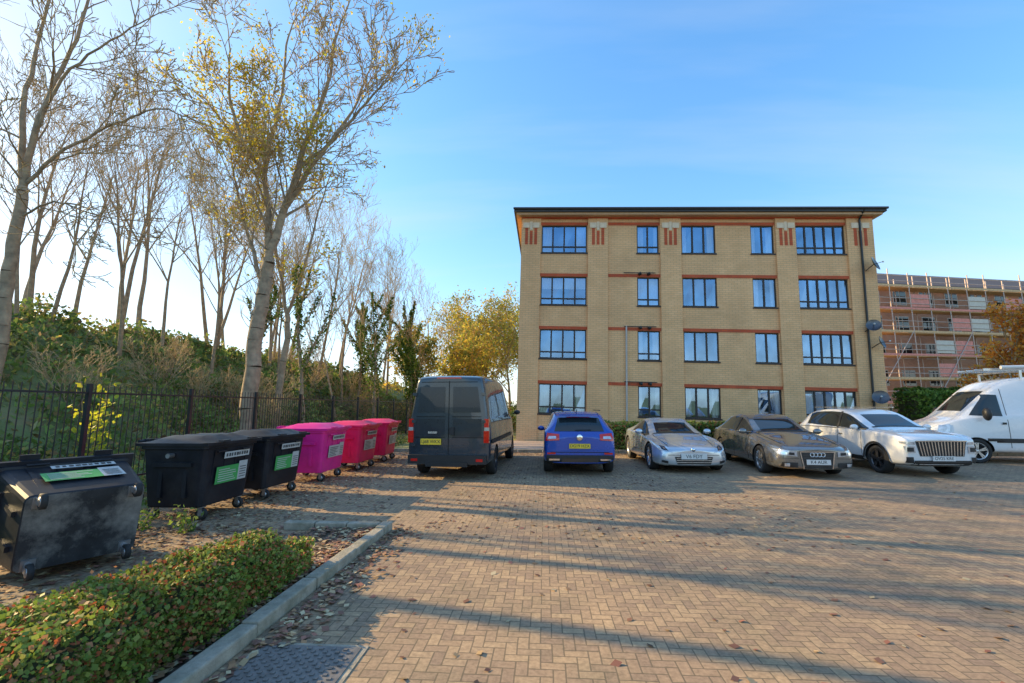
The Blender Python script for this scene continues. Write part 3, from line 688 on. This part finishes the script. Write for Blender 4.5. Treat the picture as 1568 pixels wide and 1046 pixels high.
e_gry=paintm('grey_metallic_paint',(.24,.235,.225),.65,.25)
def d_a(patch,D,e):
    patch([(-.30,.24),(.30,.24),(.36,.60),(-.36,.60)],'F',M_trim,.008,8,8)
    for k in range(9): z=.27+k*.036; patch(qd(-.31,.31,z,z+.008),'F',M_alloyd,.012,6,1)
    for s in (1,-1): patch([(s*.30,.24),(s*.325,.24),(s*.385,.61),(s*.36,.61)],'F',M_chrome,.014,1,8)
    patch(qd(-.37,.37,.60,.622),'F',M_chrome,.014,8,1); patch(qd(-.31,.31,.225,.243),'F',M_chrome,.014,8,1)
    for k in range(4): D.lathe((-.12+k*.08,-2.44,.545),(0,-1,0),[(-.01,.042),(.012,.05),(.012,.04),(-.01,.036)],16,M_chrome)
    patch([(.44,.50),(.80,.54),(.84,.66),(.44,.62)],'F',M_lamp,.010,10,4,True); patch([(.50,.53),(.62,.54),(.62,.60),(.50,.59)],'F',M_trim,.013,3,3,True); patch([(.66,.55),(.76,.56),(.76,.61),(.66,.60)],'F',M_chrome,.014,3,3,True)
    patch([(.44,.25),(.78,.27),(.76,.37),(.44,.36)],'F',M_trim,.010,6,3,True); patch(qd(.62,.72,.28,.35),'F',M_lamp,.014,3,3,True)
    patch([(-.80,.455),(-.40,.455),(-.40,.463),(-.80,.463)],'F',M_dark,.004,6,1,True)
    plate(D,0,-2.45,.38,M_plW); txt('K4 AUR',(0,-2.472,.38),.105,e)
    seams(patch,(-.78,.22,1.15),.28,.93); patch(qd(.02,.18,.80,.825),'R',M_chrome,.02,2,1,True); patch(qd(.95,1.11,.81,.835),'R',M_chrome,.02,2,1,True); mirrors(D,-.62,.99,.87,e_gry)
    patch([(-2.0,.22),(2.0,.22),(2.0,.235),(-2.0,.235)],'R',M_chrome,.004,10,1,True)
    patch(qd(.20,.26,.95,1.34),'R',M_trim,.006,1,8,True); patch(qd(-1.95,1.6,.955,.97),'R',M_chrome,.012,20,1,True)
    patch([(-.64,-.84),(.64,-.84),(.64,-.79),(-.64,-.79)],'T',M_trim,.006,10,1); patch([(.60,-2.05),(.612,-2.05),(.68,-.9),(.668,-.9)],'T',M_dark,.003,1,12,True)
stA=[(-2.42,.24,.72,.45,.68,.62,.58,.67),(-2.30,.18,.86,.46,.79,.67,.68,.73),(-1.9,.17,.91,.5,.84,.75,.72,.82),(-1.3,.17,.93,.52,.87,.84,.74,.91),(-.85,.17,.93,.52,.87,.90,.74,.96),(-.05,.17,.93,.55,.87,.93,.61,1.37),(.35,.17,.93,.55,.88,.94,.61,1.46),(.95,.17,.93,.55,.88,.95,.61,1.46),(1.55,.17,.93,.55,.88,.96,.59,1.32),(2.05,.18,.92,.55,.86,.95,.68,1.04),(2.35,.22,.88,.55,.8,.9,.64,.99),(2.46,.3,.8,.5,.7,.8,.55,.88)]
build_vehicle('grey_saloon_car',stA,{(4,7),(4,5),(5,5),(6,5),(7,5),(8,7)},e_gry,(6.55,14.0,.004),R(-2.5),1.02,(-1.45,1.42),.335,.93,d_a,alloy=M_alloy,spokes=7)

e_wht=paintm('pearl_white_paint',(.76,.77,.78),.1,.3)
def d_s(patch,D,e):
    patch([(-.52,.52),(.52,.52),(.60,.88),(-.60,.88)],'F',M_trim,.006,10,6)
    for k in range(15):
        x=-.53+k*.0757; patch([(x*.90-.011,.53),(x*.90+.011,.53),(x+.011,.87),(x-.011,.87)],'F',M_chrome,.022,1,6)
    patch(qd(-.60,.60,.875,.895),'F',M_chrome,.02,10,1)
    patch([(.62,.60),(.82,.60),(.84,.76),(.62,.76)],'F',M_lamp,.012,5,4,True); patch([(.62,.80),(.86,.82),(.86,.87),(.62,.86)],'F',M_lamp,.012,6,2,True); patch(qd(.66,.80,.63,.73),'F',M_trim,.016,3,3,True)
    patch([(-.70,.30),(.70,.30),(.66,.42),(-.66,.42)],'F',M_trim,.008,12,3); patch(qd(-.6,.6,.285,.305),'F',M_chrome,.012,10,1); patch(qd(.68,.82,.36,.50),'F',M_trim,.008,3,3,True)
    plate(D,0,-2.285,.47,M_plW); txt('OV25 KRE',(0,-2.307,.47),.10,e)
    seams(patch,(-.85,.12,1.0),.42,1.08); patch(qd(-.1,.06,.93,.955),'R',M_trim,.01,2,1,True); patch(qd(.8,.96,.94,.965),'R',M_trim,.01,2,1,True)
    patch(qd(-1.75,1.85,.26,.40),'R',M_trim,.008,24,3,True); patch(qd(.09,.17,1.10,1.58),'R',M_trim,.006,1,8,True); patch(qd(-1.0,2.0,1.095,1.115),'R',M_chrome,.012,20,1,True)
    for wy in (-1.36,1.32):
        for s in (1,-1):
            for k in range(20):
                a0=math.pi*k/20;a1=math.pi*(k+1)/20; r0,r1=.405,.465
                D.add([(s*.944,wy+math.cos(a0)*r0,.355+math.sin(a0)*r0),(s*.944,wy+math.cos(a1)*r0,.355+math.sin(a1)*r0),(s*.942,wy+math.cos(a1)*r1,.355+math.sin(a1)*r1),(s*.942,wy+math.cos(a0)*r1,.355+math.sin(a0)*r1)],[(0,1,2,3)],M_trim)
    mirrors(D,-.72,1.16,.89,e_wht)
    for s in (1,-1): D.box((s*.60-.02,-.1,1.69),(s*.60+.02,1.6,1.715),M_alloy)
    patch([(-.68,-1.02),(.68,-1.02),(.68,-.96),(-.68,-.96)],'T',M_trim,.006,10,1)
stS=[(-2.25,.32,.80,.6,.79,.88,.68,.93),(-2.15,.26,.89,.62,.86,.97,.76,1.02),(-1.6,.24,.93,.65,.90,1.04,.78,1.09),(-1.02,.24,.935,.65,.90,1.07,.78,1.12),(-.30,.24,.935,.68,.90,1.09,.68,1.57),(.2,.24,.935,.68,.905,1.10,.70,1.68),(1.0,.24,.935,.68,.905,1.12,.70,1.68),(1.7,.24,.935,.68,.905,1.15,.67,1.61),(2.05,.26,.92,.68,.89,1.16,.66,1.42),(2.18,.28,.90,.68,.87,1.02,.72,1.1),(2.27,.32,.85,.65,.8,.9,.7,.96)]
build_vehicle('white_suv_car',stS,{(3,7),(3,5),(4,5),(5,5),(6,5)},e_wht,(9.42,14.05,.004),R(1.5),.98,(-1.36,1.32),.355,.935,d_s,alloy=M_alloyd)

e_van=paintm('slate_grey_paint',(.032,.046,.062),.2,.35)
M_vp=pm('van_door_panel',(.018,.027,.038),.3,.2,coat=.5)
def d_v(patch,D,e):
    patch(qd(-.008,.008,.55,2.30),'B',M_dark,.004,1,20)
    patch([(.10,1.55),(.78,1.55),(.70,2.16),(.10,2.16)],'B',M_vp,.006,6,8,True)
    patch([(.10,.98),(.80,.98),(.80,1.40),(.10,1.40)],'B',M_vp,.004,6,8,True)
    patch([(.09,.95),(.84,.95),(.84,.965),(.09,.965)],'B',M_dark,.006,6,1,True); patch([(.09,1.44),(.80,1.44),(.80,1.455),(.09,1.455)],'B',M_dark,.006,6,1,True); patch([(-.80,2.27),(.80,2.27),(.80,2.285),(-.80,2.285)],'B',M_dark,.003,14,1)
    for s in (1,-1):
        D.box((min(s*.86,s*.985),2.64,.84),(max(s*.86,s*.985),2.79,1.12),M_red); D.box((min(s*.87,s*.98),2.64,1.12),(max(s*.87,s*.98),2.785,1.20),M_lamp); D.box((min(s*.87,s*.975),2.64,1.20),(max(s*.87,s*.975),2.785,1.40),M_red)
        for z in (.75,1.3,1.95): D.box((min(s*.80,s*.90),2.72,z),(max(s*.80,s*.90),2.79,z+.07),e_van)
    D.box((-.94,2.62,.36),(.94,2.90,.56),M_trim); D.box((-.5,2.60,.30),(.5,2.93,.40),M_trim); D.box((.70,2.9,.42),(.86,2.91,.48),M_red); D.box((-.86,2.9,.42),(-.70,2.91,.48),M_red)
    D.box((-.14,2.76,1.02),(-.03,2.80,1.20),M_trim); plate(D,.42,2.775,.86,M_plY,False,.5,.14); txt('LJ68 WKX',(.42,2.798,.86),.105,e,(R(90),0,R(180)))
    D.box((-.30,2.70,2.36),(.30,2.78,2.39),M_red)
    D.box((.28,2.765,1.05),(.5,2.772,1.10),M_alloy)
    patch(qd(-1.3,2.5,.80,.90),'R',M_trim,.012,20,3,True); seams(patch,(-1.1,-.1,1.2),.5,2.2); mirrors(D,-1.75,1.5,1.05,M_trim)
    patch([(-1.65,1.35),(-1.15,1.35),(-1.15,1.95),(-1.45,1.95)],'R',M_glass,.006,6,6,True)
stV=[(-2.70,.30,.75,.6,.72,.95,.6,1.0),(-2.60,.28,.92,.7,.86,1.08,.72,1.15),(-2.15,.28,.98,.75,.93,1.22,.8,1.32),(-1.9,.28,1.0,.75,.97,1.3,.80,1.45),(-1.15,.28,1.01,.8,.99,1.36,.80,2.25),(-.7,.28,1.01,.8,.995,1.4,.83,2.44),(.5,.28,1.01,.8,.995,1.4,.84,2.48),(2.4,.28,1.01,.8,.995,1.4,.84,2.47),(2.68,.30,1.0,.8,.985,1.4,.82,2.43),(2.75,.32,.975,.8,.96,1.4,.78,2.38)]
build_vehicle('dark_panel_van',stV,{(3,7)},e_van,(-2.14,13.68,.004),R(177),1,(-1.75,1.75),.35,1.01,d_v,alloy=M_alloyd,crease_side=0)

e_wv=paintm('white_van_paint',(.78,.79,.80),0,.35)
def d_w(patch,D,e):
    patch([(-2.0,1.38),(-1.25,1.36),(-1.25,1.98),(-1.5,2.0)],'R',M_glass,.006,8,8,True)
    patch(qd(-2.3,2.7,.60,.72),'R',M_trim,.012,24,3,True); seams(patch,(-1.15,-.05,1.4),.45,2.35); patch(qd(-1.3,-1.2,1.12,1.18),'R',M_trim,.02,2,1,True); patch(qd(-.05,.05,1.12,1.18),'R',M_trim,.02,2,1,True)
    patch([(-.05,1.27),(2.6,1.27),(2.6,1.285),(-.05,1.285)],'R',M_dark,.003,14,1,True); patch([(-2.85,.80),(-2.55,.84),(-2.5,1.12),(-2.75,1.08)],'R',M_lamp,.01,4,4,True)
    D.ball((1.17,-1.72,1.42),(.13,.10,.19),M_trim); D.ball((-1.17,-1.72,1.42),(.13,.10,.19),M_trim)
    for y in (-.6,.8,2.2):
        D.box((-.85,y-.03,2.66),(.85,y+.03,2.70),M_alloy)
        for s in (1,-1): D.box((s*.84-.02,y-.03,2.45),(s*.84+.02,y+.03,2.70),M_alloy)
    for x in (.55,.15,-.2,-.6): D.box((x-.02,-1.3,2.72),(x+.02,2.5,2.79),M_alloy)
    for k in range(13): D.cyl((.55,-1.2+k*.28,2.755),(.15,-1.2+k*.28,2.755),.014,.014,6,M_alloy); D.cyl((-.2,-1.2+k*.28,2.755),(-.6,-1.2+k*.28,2.755),.014,.014,6,M_alloy)
    D.cyl((.78,-1.0,2.80),(.78,2.4,2.80),.055,.055,10,M_plW)
stW=[(-2.95,.30,.75,.6,.72,.90,.6,.97),(-2.82,.28,.92,.7,.86,1.05,.72,1.12),(-2.35,.28,.98,.75,.93,1.20,.8,1.28),(-2.1,.28,1.0,.75,.97,1.28,.80,1.40),(-1.35,.28,1.01,.8,.99,1.36,.78,2.2),(-.85,.28,1.01,.8,.995,1.4,.83,2.5),(.5,.28,1.01,.8,.995,1.4,.85,2.60),(2.6,.28,1.01,.8,.995,1.4,.85,2.6),(2.88,.30,1.0,.8,.985,1.4,.83,2.55),(2.95,.32,.975,.8,.96,1.4,.78,2.5)]
build_vehicle('white_panel_van',stW,{(3,7)},e_wv,(15.2,15.6,.004),R(-101),1.03,(-1.95,1.7),.35,1.01,d_w,crease_side=0)
def d_n(patch,D,e):
    patch([(.44,.50),(.80,.54),(.84,.66),(.44,.62)],'F',M_lamp,.010,6,3,True); patch(qd(-.3,.3,.3,.6),'F',M_trim,.01,4,4)
build_vehicle('parked_car',stA,{(4,7),(4,5),(5,5),(6,5),(7,5),(8,7)},paintm('navy_paint',(.03,.05,.10)),(19.6,20.6,.1),R(-50),1,(-1.45,1.42),.335,.93,d_n)
build_vehicle('parked_car',stB,{(3,7),(3,5),(4,5),(5,5),(6,5)},paintm('dark_paint',(.03,.03,.035)),(23.2,27.0,.25),R(-50),1,(-1.3,1.29),.34,.91,lambda p,D,e:None)

# ------------------------------------------------------------------ apartment building
def brick_mat(name,c1,c2,mort):
    m,nt,b=new_mat(name); t=nt.nodes.new('ShaderNodeTexCoord'); sp=nt.nodes.new('ShaderNodeSeparateXYZ'); nt.links.new(t.outputs['Object'],sp.inputs[0])
    cb=nt.nodes.new('ShaderNodeCombineXYZ'); nt.links.new(mth(nt,'ADD',sp.outputs[0],sp.outputs[1]),cb.inputs[0]); nt.links.new(sp.outputs[2],cb.inputs[1])
    br=nt.nodes.new('ShaderNodeTexBrick'); nt.links.new(cb.outputs[0],br.inputs['Vector']); br.inputs['Scale'].default_value=1
    br.inputs['Brick Width'].default_value=.30; br.inputs['Row Height'].default_value=.10; br.inputs['Mortar Size'].default_value=.009; br.inputs['Bias'].default_value=0
    br.inputs['Color1'].default_value=(*c1,1); br.inputs['Color2'].default_value=(*c2,1); br.inputs['Mortar'].default_value=(*mort,1)
    f=ramp(nt,noi(nt,t.outputs['Object'],.7,7,.6),[(.3,(.84,.82,.8)),(.7,(1.1,1.08,1.05))]); c=mixc(nt,1.0,br.outputs[0],f,'MULTIPLY')
    nt.links.new(c,b.inputs['Base Color']); b.inputs['Roughness'].default_value=.9; bumpit(nt,b,br.outputs[1],-.3,.01); return m
M_brick=brick_mat('buff_brick',(.86,.53,.275),(.80,.475,.235),(.56,.36,.20))
M_redb=brick_mat('red_brick',(.64,.12,.045),(.54,.09,.035),(.35,.12,.07))
M_frame=pm('brown_window_frame',(.035,.025,.022),.5,var=.15); M_stone=pm('cream_stone',(.80,.64,.46),.8,var=.1)
M_fascia=pm('fascia',(.05,.05,.055),.5,var=.2); M_soff=pm('soffit',(.60,.38,.22),.7,var=.1); M_roof=pm('roof_tiles',(.12,.085,.07),.8,var=.2)
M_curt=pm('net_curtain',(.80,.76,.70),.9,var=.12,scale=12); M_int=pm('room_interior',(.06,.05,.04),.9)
mg,nt,bb=new_mat('window_glass'); gl=nt.nodes.new('ShaderNodeBsdfGlossy'); gl.inputs['Roughness'].default_value=.02; gl.inputs['Color'].default_value=(.45,.68,1,1)
tr=nt.nodes.new('ShaderNodeBsdfTransparent'); tr.inputs[0].default_value=(.80,.86,.90,1); ms=nt.nodes.new('ShaderNodeMixShader')
nz=noi(nt,coords(nt),.8,2); nt.links.new(mth(nt,'MULTIPLY_ADD',nz,.5,.16),ms.inputs[0])
nt.links.new(tr.outputs[0],ms.inputs[1]); nt.links.new(gl.outputs[0],ms.inputs[2]); nt.links.new(ms.outputs[0],nt.nodes['Material Output'].inputs[0]); M_win=mg
apt=empty('brick_apartment_building',(-1.4,23,0),(0,R(1.7),0))
W_=17.6; Ht=11.66; WY=.12
cols=[(1.05,3.42,4,1),(5.99,7.11,2,1),(8.26,9.97,3,0),(11.72,12.86,2,0),(13.94,16.31,5,1)]
sills=[1.38+2.79*k for k in range(4)]
walls=MB()
xs=[0]+sorted(v for c in cols for v in c[:2])+[W_]; zs=[-1.2]+sorted(v for s in sills for v in (s,s+1.5))+[Ht]
ops={(c[0],s) for c in cols for s in sills}
for i in range(len(xs)-1):
    for j in range(len(zs)-1):
        if (xs[i],zs[j]) in ops:
            x0,x1,z0,z1=xs[i],xs[i+1],zs[j],zs[j+1]; y0,y1=WY,WY+.12
            walls.add([(x0,y0,z0),(x1,y0,z0),(x1,y0,z1),(x0,y0,z1),(x0,y1,z0),(x1,y1,z0),(x1,y1,z1),(x0,y1,z1)],[(0,1,5,4),(1,2,6,5),(2,3,7,6),(3,0,4,7)],M_brick)
        else: walls.add([(xs[i],WY,zs[j]),(xs[i+1],WY,zs[j]),(xs[i+1],WY,zs[j+1]),(xs[i],WY,zs[j+1])],[(0,1,2,3)],M_brick)
walls.add([(0,WY,-1.2),(0,13,-1.2),(0,13,Ht),(0,WY,Ht)],[(0,3,2,1)],M_brick); walls.add([(W_,WY,-1.2),(W_,13,-1.2),(W_,13,Ht),(W_,WY,Ht)],[(0,1,2,3)],M_brick); walls.add([(0,13,-1.2),(W_,13,-1.2),(W_,13,Ht),(0,13,Ht)],[(0,3,2,1)],M_brick)
PL=[(-.02,1.0),(3.47,4.5),(7.16,8.2),(12.91,13.88),(16.36,W_+.02)]
for (a,c) in PL: walls.box((a,0,-1.2),(c,WY-.002,10.05),M_brick)
walls.obj('walls',apt)
pil=MB()
for (a,c) in PL:
    pil.box((a,0,10.05),(c,WY-.002,11.58),M_brick)
    m=(a+c)/2
    for dx in (-.24,0,.24): pil.box((m+dx-.075,-.012,10.15),(m+dx+.075,-.001,11.05 if dx else 10.9),M_redb)
    for dx in (-.26,.26): pil.box((m+dx-.17,-.05,11.06),(m+dx+.17,-.001,11.34),M_stone)
    pil.box((m-.07,-.03,10.95),(m+.07,-.001,11.4),M_stone)
for s in sills:
    for (a,c) in [(1.0,3.47),(4.5,7.16),(8.2,12.91),(13.88,16.36)]:
        pil.box((a+.002,WY-.025,s+1.5),(c-.002,WY-.001,s+1.5+.16),M_redb)
    for c in cols: pil.box((c[0]-.04,WY-.04,s-.07),(c[1]+.04,WY-.001,s),M_redb if s<1 else M_frame)
pil.obj('pilaster_caps_and_courses',apt)
win=MB(); cur=MB(); random.seed(4)
for ci,c in enumerate(cols):
    for si,s in enumerate(sills):
        x0,x1,z0,z1=c[0],c[1],s,s+1.5; y=WY+.07; f=.055
        win.box((x0,y,z0),(x0+f,y+.06,z1),M_frame); win.box((x1-f,y,z0),(x1,y+.06,z1),M_frame); win.box((x0+f,y,z0),(x1-f,y+.06,z0+f),M_frame); win.box((x0+f,y,z1-f),(x1-f,y+.06,z1),M_frame)
        n=c[2]; tz=z0+.34 if c[3] else z0+f
        if c[3]: win.box((x0+f,y-.003,tz-.035),(x1-f,y+.055,tz+.035),M_frame)
        for k in range(1,n):
            xm=x0+(x1-x0)*k/n; win.box((xm-.04,y-.006,z0+f),(xm+.04,y+.05,z1-f),M_frame)
        for k in range(n):
            xa=x0+(x1-x0)*k/n; xb=x0+(x1-x0)*(k+1)/n; t0=random.gauss(0,.006); t1=random.gauss(0,.006)
            win.add([(xa,y+.035+t0,z0+f),(xb,y+.035-t0,z0+f),(xb,y+.035-t1,z1-f),(xa,y+.035+t1,z1-f)],[(0,1,2,3)],M_win)
        yy=WY+.28
        def pleat(a,b_,za,zb):
            m=max(2,int((b_-a)/.06)); vs=[];fs=[]
            for q in range(m+1):
                xx=a+(b_-a)*q/m; vs+=[(xx,yy+(.02 if q%2 else -.02),za),(xx,yy+(.02 if q%2 else -.02),zb)]
            for q in range(m): fs.append((2*q,2*q+2,2*q+3,2*q+1))
            cur.add(vs,fs,M_curt)
        rr=random.random(); wd=x1-x0
        if si==0: pleat(x0,x0+.22*wd,z0,z1); pleat(x1-.2*wd,x1,z0,z1)
        elif rr<.45: pleat(x0,x0+wd*random.uniform(.15,.4),z0,z1); pleat(x1-wd*random.uniform(.15,.3),x1,z0,z1)
        elif rr<.75: pleat(x0,x1,z0+random.choice([0,.6,.9]),z1)
        cur.box((x0-.1,WY+.9,z0-.3),(x1+.1,WY+.92,z1+.2),M_int)
win.obj('windows',apt); cur.obj('curtains_and_rooms',apt)
rf=MB()
rf.box((-.42,-.45,11.78),(W_+.42,13.4,11.98),M_fascia); rf.box((-.30,-.33,11.66),(W_+.30,13.3,11.78),M_soff); rf.box((-.03,-.03,11.585),(W_+.03,.11,11.655),M_redb)
rf.cyl((-.45,-.50,11.93),(W_+.45,-.50,11.93),.06,.06,10,M_fascia)
a=[(-.42,-.45,11.985),(W_+.42,-.45,11.985),(W_+.42,13.4,11.985),(-.42,13.4,11.985),(5,6.5,13.2),(W_-5,6.5,13.2)]
rf.add(a,[(0,1,5,4),(1,2,5),(2,3,4,5),(3,0,4)],M_roof); rf.obj('roof',apt)
pp=MB(); M_pipe=pm('black_pipe',(.02,.02,.02),.4); M_pipeg=pm('grey_pipe',(.5,.48,.45),.6)
pp.cyl((16.95,-.07,-1),(16.95,-.07,11.5),.05,.05,10,M_pipe); pp.cyl((16.95,-.07,11.5),(16.95,-.45,11.85),.05,.05,10,M_pipe)
pp.cyl((5.42,.05,-1),(5.42,.05,5.9),.045,.045,10,M_pipeg)
for z in (8.55,5.75,2.95):
    pp.cyl((5.3,.03,z+.12),(6.9,.03,z+.12),.022,.022,8,M_pipe)
    for x in (6.1,6.55): pp.cyl((x,.1,z+.05),(x,-.12,z+.05),.075,.075,12,M_pipe); pp.cyl((x,-.12,z+.05),(x,-.16,z-.02),.075,.06,12,M_pipe)
pp.obj('pipes_and_vents',apt)
def dish(x,z,rot,r=.33):
    d=MB(); c=Vector((x,-.45,z)); ax=Vector((math.sin(rot),-math.cos(rot),.35)).normalized()
    d.lathe(c,ax,[(.09,r),(.05,r*.75),(.015,r*.4),(0,0)],22,M_alloyd); d.lathe(c,ax,[(.085,r),(.04,r*.75),(.005,r*.4),(-.01,0)],22,M_alloyd)
    d.cyl(c,c+ax*.38+Vector((0,0,-.08)),.012,.012,6,M_pipe); d.ball(tuple(c+ax*.38+Vector((0,0,-.08))),(.04,.05,.04),M_plW); d.cyl(c,(x-.1,0,z-.2),.02,.02,6,M_pipe)
    d.obj('satellite_dish',apt)
dish(17.2,9.05,.7,.36); dish(16.95,6.0,-.5,.30); dish(17.2,5.2,.7,.30); dish(17.0,2.6,-.5,.33)

def box_hedge(name,x0,x1,y0,y1,z1,n,sz=.06,mat=M_hedge,zb=0):
    e=empty(name); b=MB(); b.frust((x0+.08,y0+.08),(x1-.08,y1-.08),(x0+.12,y0+.12),(x1-.12,y1-.12),zb,z1-.08,M_hd); b.obj('hedge_body',e); C=[]
    for _ in range(n):
        s=random.random()
        if s<.5: x,y,z=random.uniform(x0,x1),y0,random.uniform(zb,z1)
        elif s<.6: x,y,z=random.choice((x0,x1)),random.uniform(y0,y1),random.uniform(zb,z1)
        else: x,y,z=random.uniform(x0,x1),random.uniform(y0,y1),z1
        k=noise.noise(Vector((x*1.5,y*1.5,z)))*.16
        C.append((x+random.gauss(0,.03),y+random.gauss(0,.05)-k,z+random.gauss(0,.03)+(k if z==z1 else 0)))
    leaf_object('leaves',C,sz,mat,e,asp=.8)
box_hedge('clipped_hedge',1.9,12.5,17.6,18.6,1.02,14000,.10)
box_hedge('evergreen_shrub',17.3,20.3,22.5,24,2.3,5000,.14,M_leafG)
box_hedge('evergreen_shrub',21.5,34,28.5,29.8,2.7,8000,.18,M_leafG)

# ------------------------------------------------------------------ far apartment block with scaffolding
fb=empty('scaffolded_apartment_block',(27,44,0),(0,0,R(13)))
b=MB(); M_fb=brick_mat('far_brick',(.60,.31,.20),(.52,.26,.17),(.45,.28,.2)); M_wb=pm('white_board',(.66,.58,.50),.7,var=.1)
b.box((0,0,0),(40,10,13.0),M_fb); b.box((-.5,-.8,13.0),(40.5,10.5,13.3),M_fascia)
b.add([(-.5,-.8,13.31),(40.5,-.8,13.31),(40.5,10.5,13.31),(-.5,10.5,13.31),(2,4,15.9),(38,4,15.9)],[(0,1,5,4),(1,2,5),(2,3,4,5),(3,0,4)],M_roof)
for k in range(5):
    z=1+k*2.6
    for i in range(13):
        x=1+i*3.0
        if z+1.5<13: b.box((x,-.03,z),(x+1.5,-.001,z+1.5),M_wb); b.box((x+.08,-.05,z+.08),(x+.70,-.031,z+1.42),M_glass); b.box((x+.8,-.05,z+.08),(x+1.42,-.031,z+1.42),M_glass)
b.obj('walls_roof_windows',fb)
sc=MB(); M_sc=pm('scaffold_tube',(.55,.42,.36),.4,.3); M_plank=pm('scaffold_board',(.72,.45,.24),.8,var=.2); M_net=pm('debris_netting',(.78,.28,.22),.8,var=.2)
for i in range(20):
    x=-.5+i*2.1
    for y in (-1.3,-2.6): sc.cyl((x,y,0),(x,y,13.4+random.random()),.05,.05,5,M_sc)
    if i%3==0: sc.cyl((x,-2.65,.2),(x+2.1*3,-2.65,8.5),.04,.04,5,M_sc)
for k in range(6):
    z=1.9+k*2.1; sc.box((-.5,-2.6,z),(39.5,-1.3,z+.06),M_plank); sc.box((-.5,-2.66,z+.07),(39.5,-2.63,z+.25),M_plank if k%2 else M_net)
    for dz in (.6,1.1): sc.cyl((-.5,-2.62,z+dz),(39.5,-2.62,z+dz),.035,.035,5,M_sc)
for _ in range(20):
    x=random.randrange(0,18)*2.1-.5; z=1.9+random.randrange(0,5)*2.1; sc.box((x+.1,-2.60,z+.35),(x+2.0,-2.595,z+1.5),random.choice([M_net,M_net,M_wb]))
sc.obj('scaffolding',fb)
print('DONE',len(bpy.data.objects), sum(len(m.polygons) for m in bpy.data.meshes))
